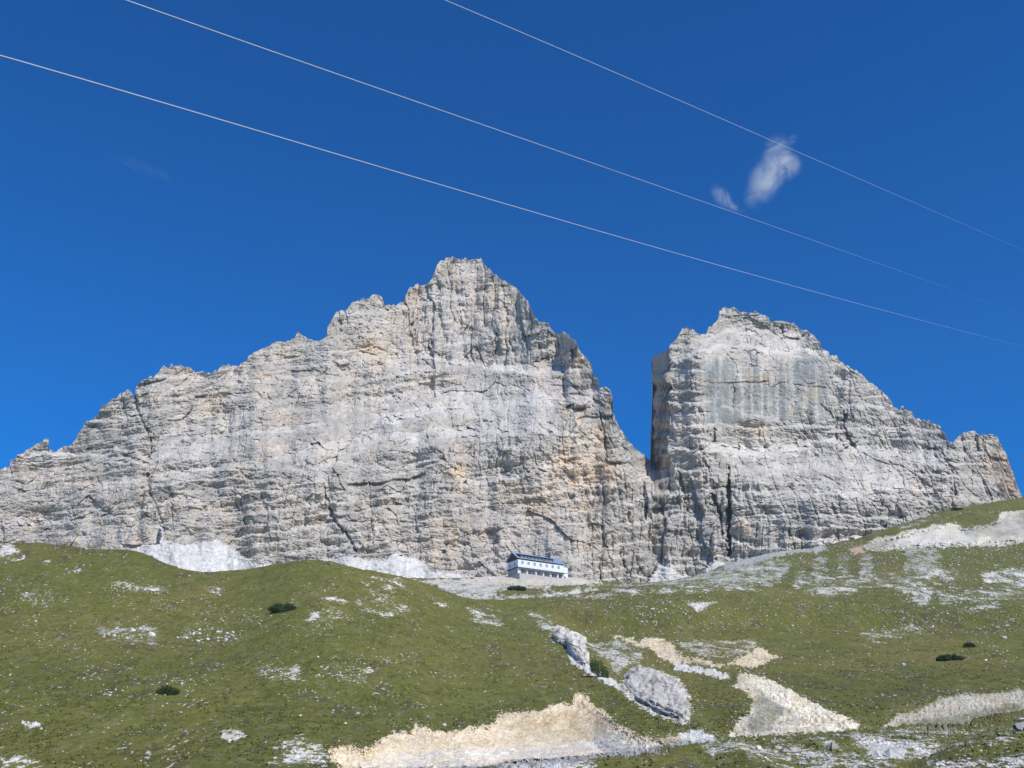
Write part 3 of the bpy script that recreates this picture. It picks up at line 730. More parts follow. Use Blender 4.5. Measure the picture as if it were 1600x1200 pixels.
def hill(name, label, ridge, Yf, BL, seed, nrow, ybot, backto, near=False):
    rd = ridge(gcol)
    rd = rd + .8 * fban(gcol / 8, gcol * 0, 3, seed + 2) + .5 * vn(gcol / 2.1, gcol * 0, seed)
    t = np.linspace(0, 1, nrow) ** (.93)
    py = ybot + (rd[None, :] - ybot) * t[:, None]
    px = np.broadcast_to(gcol[None, :], py.shape).copy()
    Y = Yf(px, py)
    u, v = dirs(px, py)
    X = u * Y
    tot, rec, colr = masks(px, py, BL, seed, X, Y, Yf)
    if near:   # ochre band in the bank
        q = np.exp(-(((px - 880) / 95) ** 2 + ((py - 1128) / 17) ** 2)) * sm(fbm(px / 14, py / 7, 3, 8), -.35, .2)
        q = (q * (poly_sd(px, py, BANK) > 2) * .75)[..., None]
        colr = colr * (1 - q) + np.array([.50, .38, .20]) * q
    Yd = Y + rec
    bump = znoise(X, Y)
    rill = 1 - np.abs(fban(px / 6 + 1.5 * vn(px / 20, py / 12, 5), py / 22, 4, seed + 60))
    tc = np.clip(tot, 0, 1); CV = tot
    rocky = tc * (.75 * fbm(px / 6, py / 4, 4, seed + 61, .65) + .09 * (rill - .7) * (rec > .5))
    Zd = v * Yd + bump * (1 - .6 * tc) + rocky * np.where(rec > .5, 1.2, .5) / (1 + rec * .28)
    V = np.stack([u * Yd, Yd, Zd], -1)
    C, CB = ground_colour(px, py, X, Y, tot, colr, seed + 100)
    back = []; bc = []
    n = 14
    for i in range(1, n + 1):
        tt = i / n
        g = V[-1].copy()
        yy = g[:, 1] + (backto - g[:, 1]) * tt
        dz = v[-1] * yy - (yy - V[-1][:, 1]) * .05 - 3.0 * min(1, tt * 5)
        g[:, 0] = u[-1] * yy; g[:, 1] = yy; g[:, 2] = np.minimum(dz, g[:, 2] + 60)
        back.append(g); bc.append(C[-1])
    V = np.concatenate([V, np.array(back)], 0); C = np.concatenate([C, np.array(bc)], 0)
    CB = np.concatenate([CB, np.repeat(CB[-1:], n, 0)], 0); CV = np.concatenate([CV, np.repeat(CV[-1:], n, 0)], 0)
    if near:   # down from the foot of the picture to where the photographer stands
        V0 = V[0]; rows = []; cc = []
        for i in range(50):
            f = (i / 50.) ** 2 * .98 + .012
            g = V0.copy(); g[:, 1] = V0[:, 1] * f; g[:, 0] = V0[:, 0] * f
            g[:, 2] = -1.7 + (V0[:, 2] + 1.7) * f ** 1.6 - .3 * math.sin(f * 3.14)
            rows.append(g); cc.append(C[0])
        V = np.concatenate([np.array(rows), V], 0); C = np.concatenate([np.array(cc), C], 0)
        CB = np.concatenate([np.repeat(CB[:1], 50, 0), CB], 0); CV = np.concatenate([np.repeat(CV[:1], 50, 0), CV], 0)
    o = mesh_np(name, V.reshape(-1, 3), gridq(V.shape[0], V.shape[1]), M_GROUND, {'Col': C.reshape(-1, 3), 'Bare': CB.reshape(-1, 3), 'Cover': CV.ravel()})
    tag(o, label, None, None, 'structure')
    return o


hill('hillside', 'near green alpine slope with pale erosion scars', ridge1, Y1, BARE1, 1000, 460, 1206, 700, True)
hill('hillside', 'farther stony grass slope rising to the right below the peaks', ridge2, Y2f, BARE2, 2000, 170, 950, 1120)


def surf(px, py, which=1):
    px = np.asarray(px, float); py = np.asarray(py, float)
    Y = Y1(px, py) if which == 1 else Y2f(px, py)
    u, v = dirs(px, py)
    return np.stack([u * Y, Y, v * Y + znoise(u * Y, Y)], -1)


# far ground under everything, out to the horizon
n = 96
ang = np.linspace(0, 2 * math.pi, n, endpoint=False)
rr = [0, 30, 300, 2500, 15000]
gv = [(0, 0, -1.9)]
for r in rr[1:]:
    for a_ in ang: gv.append((math.cos(a_) * r, math.sin(a_) * r, -1.9))
gf = []
me = bpy.data.meshes.new('ground')
for i in range(n): gf.append((0, 1 + i, 1 + (i + 1) % n))
for k in range(len(rr) - 2):
    for i in range(n):
        b0 = 1 + k * n; b1 = b0 + n
        gf.append((b0 + i, b1 + i, b1 + (i + 1) % n, b0 + (i + 1) % n))
me.from_pydata(gv, [], gf)
me.materials.append(plain('meadow', (.09, .105, .03), .95, .7, 1.25, .5))
go = bpy.data.objects.new('ground', me); COL.objects.link(go)
tag(go, 'grassy valley floor', None, None, 'structure')


# ------------------------------------------------------------------ rock outcrops in the gully
def outcrop(P, name, label, bulge, stand=.62, rug=.9, which=1, seed=1, col=(.47, .47, .45), step=.9, group=None):
    x0, y0 = P.min(0) - 3; x1, y1 = P.max(0) + 3
    gx = np.arange(x0, x1, step); gy = np.arange(y1, y0, -step)
    px, py = np.meshgrid(gx, gy)
    sd_ = poly_sd(px + 1.5 * vn(px / 5, py / 5, seed), py + 1.5 * vn(px / 5, py / 4, seed + 1), P, 30)
    u, v = dirs(px, py)
    Y = Y1(px, py) if which == 1 else Y2f(px, py)
    mpp = Y / F
    ins = sd_ > 0
    bot = np.where(ins, py, -1).max(0); okc = bot > 0
    bot = np.interp(gx, gx[okc], bot[okc])
    bot = np.convolve(np.pad(bot, 6, 'edge'), np.ones(13) / 13, 'valid')
    yb = (Y1 if which == 1 else Y2f)(gx, bot)[None, :]
    h = np.clip(Y - yb, 0, 60) * stand * sm(sd_, 0, 7) + np.sqrt(np.clip(sd_, 0, None) / 12.0) * bulge * .4
    h = np.where(sd_ < 0, sd_ * .6, h)
    X = u * Y; Z = v * Y
    D = np.zeros_like(px)
    for sx, amp in ((4.5, 1.0), (1.9, .55), (.8, .28)):
        a1, b1, c1, ox, oy, ed = vor((X + .25 * Z) / sx, Z / (sx * 1.2) + .1 * X / sx, seed * 31 + int(sx * 10))
        D += (.5 + .5 * stand) * amp * ((a1 - .5) * 2 + (b1 - .5) * 2 * ox + (c1 - .5) * 2 * oy) + amp * .8 * np.exp(-(ed / .1) ** 2)
    D *= sm(sd_, -1, 3)
    Yn = Y - h + D * rug
    V = np.stack([u * Yn, Yn, v * Yn + .35 * D * 0], -1).reshape(-1, 3)
    n1 = fbm(px / 8, py / 8, 3, seed + 9)
    C = np.array(col) * (1 + .3 * n1 + .20 * vn(px / 2.2, py / 2.2, seed + 70) - .45 * sm(fbm(px / 5, py / 7, 3, seed + 71), .12, .4))[..., None]
    q = gridq(len(gy), len(gx))
    keep = (sd_.ravel()[q] > -2.5).all(1)
    q = q[keep]
    used = np.unique(q); mp = np.full(len(V), -1); mp[used] = np.arange(len(used))
    o = mesh_np(name, V[used], mp[q], M_OUT, {'Col': C.reshape(-1, 3)[used]})
    sol = o.modifiers.new('thickness', 'SOLIDIFY'); sol.thickness = 1.2; sol.offset = 1.0 if False else -1.0
    tag(o, label, 'rock', group)
    return o


outcrop(OCA, 'rock_outcrop', 'smooth pale grey rock outcrop just above the dark green shrub in the gully', 3.0, rug=1.2, seed=3, col=(.62, .59, .53))
outcrop(OCB, 'rock_outcrop', 'largest grey rounded rock outcrop at the bottom of the grassy gully', 5.0, rug=1.4, seed=5, col=(.50, .475, .425))
outcrop(pts("1330,1150 1350,1147 1372,1153 1398,1163 1414,1172 1410,1182 1385,1186 1366,1180 1345,1166 1332,1158"), 'rock_outcrop',
        'flat white rock slab in the foreground grass, below the creamy gully scar', 1.0, stand=.12, rug=.4, seed=8, col=(.60, .59, .54))
for q, lb in (("1203,1157 1222,1158 1238,1168 1245,1178 1228,1181 1210,1172", 'low pale rock ledge at the left end of the foreground hump'),
              ("1276,1157 1300,1156 1314,1164 1312,1172 1290,1172 1278,1166", 'small pale rock ledge left of the white slab'),
              ("1376,1142 1396,1140 1410,1148 1400,1156 1380,1153", 'small grey rock ledge above the white slab'),
              ("1580,1122 1600,1118 1625,1124 1620,1136 1590,1136", 'bluish rock ledge at the right edge on the crest of the hump')):
    outcrop(pts(q), 'rock_outcrop', lb, .4, stand=.09, rug=.45, seed=len(lb), col=(.43, .415, .375), step=.7)



# ------------------------------------------------------------------ boulders and stones
def rock_shape(seed, sub=2):
    import bmesh
    bm = bmesh.new()
    bmesh.ops.create_icosphere(bm, subdivisions=sub, radius=.5)
    r = np.random.default_rng(seed)
    planes = r.normal(size=(9, 3)); planes /= np.linalg.norm(planes, axis=1)[:, None]
    dist = r.uniform(.30, .46, 9)
    sc = (1.0, r.uniform(.65, .95), r.uniform(.55, .85))
    for v_ in bm.verts:
        p = np.array(v_.co)
        for n_, d_ in zip(planes, dist):
            k = p @ n_ - d_
            if k > 0: p = p - n_ * k
        v_.co = (p[0] * sc[0], p[1] * sc[1], p[2] * sc[2])
    V = np.array([v_.co[:] for v_ in bm.verts]); Fc = np.array([[v_.index for v_ in f.verts] for f in bm.faces])
    bm.free()
    return V, Fc


SHAPES = [rock_shape(i) for i in range(8)]
SMALL = [rock_shape(20 + i, 1) for i in range(6)]
shape_mesh = []
for i, (v_, f_) in enumerate(SHAPES):
    o = mesh_np('boulder', v_, f_, M_STONE)
    shape_mesh.append(o.data); bpy.data.objects.remove(o)

# hand placed boulders: cluster label, group, list of (px, py, width px)
SINGLES = [
    (237, 992, 13, 'largest grey rock at the right end of the upper left rock cluster'),
    (1570, 998, 9, 'bright white triangular boulder alone on the right grass slope'),
    (1540, 1033, 6, 'white rounded boulder below the triangular one, on the right slope'),
    (1412, 1042, 9, 'long flat white stone on the right slope left of the dwarf pine'),
    (1362, 985, 5, 'small white boulder below the stony fan on the upper right slope'),
    (253, 1108, 5, 'small white boulder under the middle of the left slope'),
    (187, 1108, 5, 'small white boulder in the open grass below the left dwarf pine'),
    (282, 1118, 6, 'bright white boulder in the lower left grass'),
    (540, 1128, 6, 'bright stone on grass above the left end of the creamy bank'),
    (695, 1126, 7, 'flat pale stone resting right above the creamy bank'),
    (470, 1117, 6, 'pale stone in the middle of the lower left slope'),
    (758, 1078, 5, 'white stone in the grass left of the gully mouth'),
    (497, 1026, 4, 'lone stone left of two scattered patches on the left slope'),
    (1238, 978, 5, 'white boulder on the upper middle slope right of the gully'),
    (1020, 952, 7, 'largest white boulder on the grass below the stony rim'),
    (1003, 973, 6, 'pale boulder a little below the stony rim, above the tan bank'),
    (1186, 1178, 10, 'grey boulder on the foreground hump near the road'),
    (1262, 1190, 9, 'big pale boulder at the bottom edge of the foreground grass'),
    (1112, 1182, 9, 'grey boulder leaning on the foreground hump'),
    (1384, 1195, 9, 'pale boulder at the bottom right under the white slab'),
    (1545, 1160, 8, 'grey-green boulder on the right foreground hump'),
    (1596, 1128, 9, 'bluish grey boulder on the crest of the right foreground hump'),
    (1186, 912, 7, 'white boulder on the rim where the two grass slopes meet'),
]
CLUST = [  # centre, radii, count, size range, label, group, which
    (595 - 395, 988, 42, 16, 30, (4, 8), 'grey boulder in the upper left rock cluster on the grass', 'boulders in the upper left cluster', 1),
    (325, 997, 55, 14, 34, (4, 8), 'grey boulder in the rock cluster left of centre on the grass', 'boulders in the left centre cluster', 1),
    (58, 933, 26, 13, 14, (3, 6), 'grey boulder in the small patch near the left edge', 'boulders near the left edge', 1),
    (215, 917, 42, 6, 16, (3, 6), 'pale stone in the row under the left hilltop', 'stones in the row under the left hilltop', 1),
    (340, 925, 14, 5, 7, (3, 7), 'white stone in the small heap under the scree', 'stones in the heap under the scree', 1),
    (180, 1090, 28, 6, 12, (3, 5), 'white stone in the short row left of the lower dwarf pine', 'stones left of the lower dwarf pine', 1),
    (290, 1068, 35, 10, 12, (3, 5), 'pale stone beside the lower left dwarf pine', 'stones beside the lower left dwarf pine', 1),
    (440, 1052, 30, 10, 14, (3, 6), 'pale stone in the scattered patch on the middle left slope', 'stones on the middle left slope', 1),
    (530, 1052, 42, 12, 16, (3, 6), 'pale stone in the patch left of the bare bank, mid slope', 'stones in the mid slope patch', 1),
    (1440, 925, 18, 12, 14, (4, 9), 'white stone in the fan under the pale scree stripes', 'stones in the fan under the scree stripes', 1),
    (1280, 1175, 130, 20, 30, (4, 9), 'pale boulder among the grass of the foreground hump', 'boulders of the foreground hump', 1),
    (1510, 1175, 85, 20, 22, (4, 9), 'blue grey boulder on the right foreground hump', 'boulders on the right foreground hump', 1),
    (1055, 1100, 26, 28, 16, (4, 9), 'rounded boulder at the foot of the big gully outcrop', 'boulders round the big gully outcrop', 1),
    (1010, 955, 70, 16, 18, (3, 5), 'white stone scattered on the grass below the stony rim', 'stones below the stony rim', 1),
    (1480, 940, 90, 20, 24, (4, 8), 'white boulder strewn over the upper right grass', 'boulders strewn over the upper right grass', 1),
]
nb = 0


def put_rock(px, py, w, label, group=None, which=1):
    global nb
    p = surf(px, py, which)
    s_ = w * p[1] / F
    o = bpy.data.objects.new('boulder', shape_mesh[nb % 8]); nb += 1
    COL.objects.link(o)
    o.location = (p[0], p[1], p[2] + s_ * .12)
    o.scale = (s_, s_ * .9, s_ * random.uniform(.75, 1.05))
    o.rotation_euler = (random.uniform(-.3, .3), random.uniform(-.3, .3), random.uniform(0, 6.28))
    tag(o, label, 'boulder', group)


for x, y, w, lb in SINGLES: put_rock(x, y, w * 1.15, lb)
for cx, cy, rx, ry, cnt, (s0, s1), lb, grp, wh in CLUST:
    for i in range(cnt):
        r_, th = math.sqrt(random.random()), random.uniform(0, 6.283)
        x = cx + rx * r_ * math.cos(th); y = cy + ry * r_ * math.sin(th)
        if x < 3 or x > 1597 or y > 1197: continue
        if poly_sd(np.array([x]), np.array([y]), OCB)[0] > 0: continue
        q = ('upper ' if y < cy else 'lower ') + ('left' if x < cx else 'right')
        put_rock(x, y, s0 + (s1 - s0) * random.random() ** 2, lb + ', ' + q + ' part', grp, wh)


def scatter_small(n, name, label):
    """countless small stones as one mesh"""
    Vs, Fs = [], []; off = 0
    xs = rng.uniform(-40, 1640, n * 4); ys = rng.uniform(845, 1203, n * 4)
    dens = .10 + .9 * sm(fbm(xs / 60, ys / 22, 3, 401), .0, .5) + .5 * (ys > 1140) * (xs > 1000) + .8 * (ys < 990) * (xs > 850) + .5 * (ys < 930) * (xs > 1100)
    for c in CLUST: dens = dens + 1.5 * np.exp(-(((xs - c[0]) / c[2]) ** 2 + ((ys - c[1]) / c[3]) ** 2))
    for PP in (BANK, GULLY, RBANK, STRIP, CUT, OCA, OCB):
        q = poly_sd(xs, ys, PP, 16)
        dens = dens + .0 + 1.3 * (q > -11) * (q < 2) + .8 * (q > 0) * (PP is GULLY or PP is RBANK)
    gz = pts("822,952 880,965 960,992 1060,992 1190,1000 1180,1030 1100,1035 1020,1045 1085,1080 1095,1125 1060,1140 1000,1112 930,1060 880,1020 840,985")
    dens = dens + 1.3 * sm(poly_sd(xs, ys, gz, 16), -6, 4) * sm(fbm(xs / 18, ys / 9, 3, 411), -.3, .2)
    two = (ys < ridge1(xs) - 1)
    ok = (ys > np.where(two, ridge2(xs), ridge1(xs)) + 2) & (rng.random(n * 4) < dens * .55)
    ok &= poly_sd(xs, ys, BANK) < -1
    ok &= ~((ys < 905) & (xs > 770) & (xs < 905))
    ok &= ~((xs < 600) & two)
    xs, ys, two = xs[ok][:n], ys[ok][:n], two[ok][:n]
    p = np.where(two[:, None], surf(xs, ys, 2), surf(xs, ys, 1))
    sz = (1.15 + 3.3 * rng.random(len(xs)) ** 4 + .6 * two) * p[:, 1] / F
    for k, (v_, f_) in enumerate(SMALL):
        idx = np.arange(k, len(xs), len(SMALL))
        th = rng.uniform(0, 6.283, len(idx)); c_, s_ = np.cos(th)[:, None], np.sin(th)[:, None]
        vx = v_[None, :, 0] * c_ - v_[None, :, 1] * s_; vy = v_[None, :, 0] * s_ + v_[None, :, 1] * c_
        vz = np.broadcast_to(v_[None, :, 2], vx.shape)
        q = np.stack([vx, vy, vz], -1) * sz[idx, None, None] + p[idx][:, None, :]
        q[..., 2] += sz[idx, None] * .1
        Vs.append(q.reshape(-1, 3))
        Fs.append((f_[None] + (np.arange(len(idx)) * len(v_))[:, None, None] + off).reshape(-1, 3)); off += len(idx) * len(v_)
    o = mesh_np(name, np.concatenate(Vs), np.concatenate(Fs), M_STONE)
    tag(o, label, 'stones', None, 'stuff')


scatter_small(13000, 'scattered_stones', 'small pale limestone pieces scattered over the grass')


# ------------------------------------------------------------------ grass tufts
def tufts(n):
    m, t, b = mat('grass_blades', .8)
    at = nd(t, 'ShaderNodeAttribute', attribute_name='Col')
    t.links.new(at.outputs['Color'], b.inputs['Base Color'])
    xs = rng.uniform(-30, 1630, n); ys = 1203 - (1203 - 850) * rng.random(n) ** 1.0
    ok = ys > ridge1(xs) + .5
    xs, ys = xs[ok], ys[ok]
    p = surf(xs, ys, 1)
    tot, rec, colr = masks(xs, ys, BARE1, 1000, p[:, 0], p[:, 1])
    g = fbm(p[:, 0] / 5, p[:, 1] / 11, 3, 501)
    ok = (tot < .3) & (rng.random(len(xs)) < (.35 + .9 * g) * (.25 + .75 * sm(p[:, 1], 110, 220)))
    p = p[ok]; g = g[ok]; n = len(p)
    k = 4
    h = rng.uniform(.10, .32, (n, k)); w = rng.uniform(.12, .35, (n, k))
    th = rng.uniform(0, 6.283, (n, k)); off = rng.normal(0, .22, (n, k, 2))
    bx = p[:, None, 0] + off[..., 0]; by = p[:, None, 1] + off[..., 1]; bz = p[:, None, 2] - .03 + off[..., 1] * .3
    dx, dy = np.cos(th) * w, np.sin(th) * w
    a_ = np.stack([bx - dx, by - dy, bz], -1); b_ = np.stack([bx + dx, by + dy, bz], -1)
    c_ = np.stack([bx + rng.normal(0, .08, (n, k)), by + rng.normal(0, .08, (n, k)), bz + h], -1)
    V = np.stack([a_, b_, c_], 2).reshape(-1, 3)
    Fq = np.arange(len(V)).reshape(-1, 3)
    base = np.array([.108, .119, .030]) * (1 + .35 * rng.normal(0, .5, (n, 1)))
    dr = (rng.random((n, 1)) < .3) * .6
    base = base * (1 - dr) + np.array([.15, .135, .05]) * dr
    C = np.repeat(np.clip(base, .02, .3), k * 3, 0)
    o = mesh_np('grass', V, Fq, m, {'Col': C})
    tag(o, 'short tufted alpine grass on the near slope', 'grass', None, 'stuff')


tufts(85000)


# ------------------------------------------------------------------ dwarf pines
M_NEEDLE = plain('pine_needles', (.042, .074, .024), .7, .6, 1.5, 2.0)
M_NEEDLE2 = plain('bright_needles', (.040, .095, .020), .7, .6, 1.5, 2.0)
M_BARK = plain('bark', (.12, .085, .06), .9)


def dwarf_pine(px, py, wpx, hpx, label, seed, which=1, needle=M_NEEDLE, lean=0.):
    r = np.random.default_rng(seed)
    p = surf(px, py, which)
    k = p[1] / F
    Wd, H = wpx * k, hpx * k * 1.15
    Dp = Wd * .5
    root = empty('dwarf_pine', (p[0], p[1], p[2] - .1))
    tag(root, label, 'shrub', 'dwarf pines on the slopes')
    nst = 60
    BV, BF, FV, FF = [], [], [], []
    for i in range(nst):
        x = r.uniform(-.5, .5); y = r.uniform(-.5, .5)
        dome = max(.25, 1 - (2 * x) ** 4 * .6 - (2 * y) ** 2 * .4)
        hh = H * dome * r.uniform(.65, 1.05)
        base = np.array([x * Wd * .85, y * Dp, x * Wd * lean])
        tip = base + np.array([x * Wd * .2 + r.normal(0, .1), y * .4, hh])
        rad = .05
        o0 = len(BV)
        for q, rr_ in ((base, rad), (tip, rad * .3)):
            for j in range(3):
                BV.append(q + rr_ * np.array([math.cos(j * 2.09), math.sin(j * 2.09), 0]))
        for j in range(3): BF.append((o0 + j, o0 + (j + 1) % 3, o0 + 3 + (j + 1) % 3, o0 + 3 + j))
        for j in range(110):                       # needle tufts along the shoot
            t = r.uniform(.05, 1.0)
            c = base + (tip - base) * t + r.normal(0, 1, 3) * np.array([.04, .04, .02]) * Wd * (1.25 - .75 * t)
            d = r.normal(0, 1, 3); d[2] = abs(d[2]) + .7; d /= np.linalg.norm(d)
            s_ = np.cross(d, r.normal(0, 1, 3)); s_ /= np.linalg.norm(s_) + 1e-6
            ln = r.uniform(.030, .055) * max(Wd, 3.); wd = ln * r.uniform(.18, .3)
            o1 = len(FV)
            FV += [c - s_ * wd, c + s_ * wd, c + d * ln]; FF.append((o1, o1 + 1, o1 + 2))
    mesh_np('branches', np.array(BV), np.array(BF), M_BARK, parent=root)
    mesh_np('foliage', np.array(FV), np.array(FF), needle, parent=root)
    return root


dwarf_pine(442, 956, 41, 12, 'dark green dwarf pine bush below the central grassy hilltop', 1)
dwarf_pine(262, 1086, 34, 13, 'dark green dwarf pine bush low on the left slope', 2)
dwarf_pine(937, 1058, 30, 24, 'bright green shrub wedged between the two grey outcrops in the gully', 3, needle=M_NEEDLE2, lean=-.55)
dwarf_pine(1485, 1032, 38, 8, 'long low dark green shrub on the right grass slope', 4)
dwarf_pine(1515, 1013, 18, 7, 'smaller dark green shrub above the long low one on the right slope', 5)
dwarf_pine(807, 924, 28, 6, 'very dark low bush on the pale ground below the lodge', 6, which=2)
dwarf_pine(1496, 798, 18, 4, 'dark low bush on the skyline of the far right slope', 7, which=2)


# ------------------------------------------------------------------ the mountain lodge
class MB:
    def __init__(s): s.v = []; s.f = []

    def box(s, x0, x1, y0, y1, z0, z1):
        o = len(s.v)
        s.v += [(x0, y0, z0), (x1, y0, z0), (x1, y1, z0), (x0, y1, z0), (x0, y0, z1), (x1, y0, z1), (x1, y1, z1), (x0, y1, z1)]
        s.f += [tuple(o + i for i in q) for q in ((0, 3, 2, 1), (4, 5, 6, 7), (0, 1, 5, 4), (1, 2, 6, 5), (2, 3, 7, 6), (3, 0, 4, 7))]
        return s

    def prism(s, prof, x0, x1):
        """profile in (y,z) drawn out along x"""
        o = len(s.v); n = len(prof)
        s.v += [(x0, y, z) for y, z in prof] + [(x1, y, z) for y, z in prof]
        s.f.append(tuple(o + i for i in range(n))[::-1]); s.f.append(tuple(o + n + i for i in range(n)))
        for i in range(n):
            j_ = (i + 1) % n
            s.f.append((o + i, o + j_, o + n + j_, o + n + i))
        return s

    def build(s, name, m, parent, bevel=0):
        me = bpy.data.meshes.new(name); me.from_pydata(s.v, [], s.f); me.materials.append(m); me.update()
        o = bpy.data.objects.new(name, me); COL.objects.link(o); o.parent = parent
        return o


M_WHITE = plain('white_render', (.74, .79, .80), .85, .92, 1.04, .5)
M_WOOD = plain('brown_boards', (.10, .062, .045), .8, .7, 1.3, 3)
M_BLUE = plain('blue_metal_roof', (.24, .34, .47), .55, .85, 1.15, .8)
M_NAVY = plain('dark_blue_canopy', (.055, .06, .14), .6)
M_GLASS = plain('dark_glass', (.12, .14, .19), .15)
M_CURT = plain('curtained_glass', (.30, .33, .42), .3)
M_STONEW = plain('stone_base', (.46, .45, .43), .9, .7, 1.2, 1.5)
M_SHUT = plain('weathered_frame', (.45, .47, .50), .6)
M_FLOW = plain('flower_boxes', (.50, .46, .10), .8, .4, 1.5, 2.5)
M_RED = plain('red_flowers', (.50, .10, .06), .8, .4, 1.4, 2.5)
M_PAVE = plain('terrace_gravel', (.50, .46, .40), .9)


def lodge():
    Yb = 742.0
    p = P3(809.4, 896.9, Yb)
    rz = math.radians(31)
    root = empty('mountain_lodge', tuple(p), rz)
    tag(root, 'long white mountain lodge with blue roof and brown gable below the rock walls', 'building')
    L, D_, E = 41.0, 15.5, 12.6
    RZ = 17.8
    # walls: upper storeys solid, ground floor set back behind pillars
    w = MB().box(0, L, 0, D_, 5.2, 11.2)
    w.build('wall', M_WHITE, root)
    g = MB().box(.6, L - 1, 3.0, D_ - .1, -6, 5.197); g.build('ground_floor', M_STONEW, root)
    gb = MB().prism([(0, 11.203), (D_, 11.203), (D_, E), (D_ / 2, RZ - .35), (0, E)], 0.0, L); gb.build('gable', M_WOOD, root)
    # terrace the lodge stands on
    tb = MB().box(-2, L + 6, -5.5, D_ + 2, -9, -.35); tb.build('terrace', M_STONEW, root)
    # roof
    t_ = .35; ov = 1.0
    k = (RZ - E) / (D_ / 2)
    rf = MB()
    rf.prism([(-ov, E - ov * k), (D_ / 2, RZ), (D_ / 2, RZ + t_), (-ov, E - ov * k + t_)], -1.2, L + .6)
    rf.prism([(D_ / 2 + .003, RZ), (D_ + ov, E - ov * k), (D_ + ov, E - ov * k + t_), (D_ / 2 + .003, RZ + t_)], -1.2, L + .6)
    roof = rf.build('roof', M_BLUE, root)
    # seams of the metal roof
    sm_ = MB()
    for i in range(42):
        x = -.9 + i * 1.0
        sm_.prism([(-ov, E - ov * k + t_ + .004), (D_ / 2, RZ + t_ + .004), (D_ / 2, RZ + t_ + .1), (-ov, E - ov * k + t_ + .1)], x, x + .06)
    sm_.build('roof_seam', M_BLUE, roof)
    ch = MB().box(31, 32.2, 4.6, 5.8, 15, 20.4).box(30.8, 32.4, 4.4, 6.0, 20.403, 20.8)
    ch.build('chimney', M_NAVY, roof)
    # long dormer with its row of windows and flower boxes
    dw = MB().prism([(-.12, 11.9), (-.12, 14.9), (3.6, 15.4), (3.6, 11.9)], 1.6, 31.5); dr = dw.build('dormer', M_NAVY, root)
    MB().prism([(-1.1, 14.95), (-1.1, 15.3), (4.6, 16.55), (4.6, 16.2)], .9, 32.2).build('dormer_roof', M_BLUE, dr)
    for i in range(9):
        x = 2.6 + i * 3.2
        wn = MB().box(x, x + 1.5, -.2, -.123, 12.9, 14.4).build('window', M_GLASS, dr)
        MB().box(x + .7, x + .8, -.24, -.203, 12.9, 14.4).box(x - .08, x - .003, -.24, -.123, 12.9, 14.4).box(x + 1.503, x + 1.58, -.24, -.123, 12.9, 14.4).build('window_frame', M_SHUT, wn)
    for i in range(9):
        x = 2.0 + i * 3.2
        bx = MB()
        for j_ in range(26):
            a_, b_ = x + random.uniform(0, 2.3), random.uniform(12.0, 13.0)
            s_ = random.uniform(.12, .28)
            bx.box(a_, a_ + s_, -.75 + random.uniform(-.1, .1), -.4, b_, b_ + s_)
        bx.box(x, x + 2.5, -.8, -.245, 11.9, 12.15)
        bx.build('flower_box', M_RED if i in (2, 6) else M_FLOW, root)
    sd2 = MB().box(33.2, 39.6, -.5, -.02, 11.5, 12.3).build('balcony', M_FLOW, root)
    # white band windows
    for i in range(7):
        x = 3.0 + i * 5.4
        wn = MB().box(x, x + 1.8, -.03, .05, 8.2, 10.2).build('window', M_CURT, root)
        MB().box(x - .15, x - .003, -.09, .05, 8.05, 10.35).box(x + 1.803, x + 1.95, -.09, .05, 8.05, 10.35).box(x, x + 1.8, -.09, .05, 10.203, 10.35).box(x, x + 1.8, -.12, .05, 8.05, 8.197).box(x + .86, x + .94, -.09, -.033, 8.2, 10.2).build('window_frame', M_SHUT, wn)
    # gable end windows
    for y, z in ((4.0, 7.3), (10.5, 7.3)):
        wn = MB().box(-.03, .05, y, y + 1.6, z, z + 2.0).build('window', M_GLASS, root)
        MB().box(-.09, .05, y - .15, y - .003, z, z + 2).box(-.09, .05, y + 1.603, y + 1.75, z, z + 2).build('window_frame', M_WHITE, wn)
    # scalloped dark canopy over the arcade
    cn = MB().prism([(-1.7, 4.75), (-1.7, 5.0), (-.003, 5.6), (-.003, 5.3)], -.8, L + 3.5)
    for i in range(8):
        x = 1.0 + i * 5.3
        cn.prism([(-1.75, 4.3), (-1.75, 4.745), (-1.55, 4.745), (-1.55, 4.3)], x, x + 2.6)
    cn.build('canopy', M_NAVY, root)
    MB().prism([(0, 4.9), (0, 5.15), (D_ + 1, 5.15), (D_ + 1, 4.9)], -1.4, -.003).build('canopy', M_NAVY, root)
    for x in (.1, 7.6, 15.4, 22.0, 28.6, 35.0, 39.6):
        wd = 2.4 if x < 1 else 1.2
        MB().box(x, x + wd, .05, 1.1, -.5, 5.197).build('pillar', M_WHITE, root)
    for x in (3.2, 9.6, 17.4, 24.0, 30.5, 36.4):
        wn = MB().box(x, x + 3.6, 2.93, 2.997, 0.2, 3.9).build('ground_window', M_GLASS, root)
        MB().box(x + 1.75, x + 1.85, 2.86, 2.927, .2, 3.9).box(x, x + 3.6, 2.86, 2.927, 2.6, 2.7).build('window_frame', M_WHITE, wn)
    # lower white annex at the far end
    an = MB().box(L + .003, L + 5.2, 2.2, D_ - 2, -1, 11.0).build('annex', M_WHITE, root)
    MB().box(L + .1, L + 5.7, 1.7, D_ - 1.5, 11.003, 11.4).build('roof', M_STONEW, an)
    # handrail posts of the terrace
    for i in range(14):
        x = -1.5 + i * 3.4
        MB().box(x, x + .12, -5.2, -5.08, -.35, .8).build('rail_post', M_SHUT, root)
    MB().box(-1.5, L + 3, -5.2, -5.1, .803, .88).build('handrail', M_SHUT, root)


lodge()


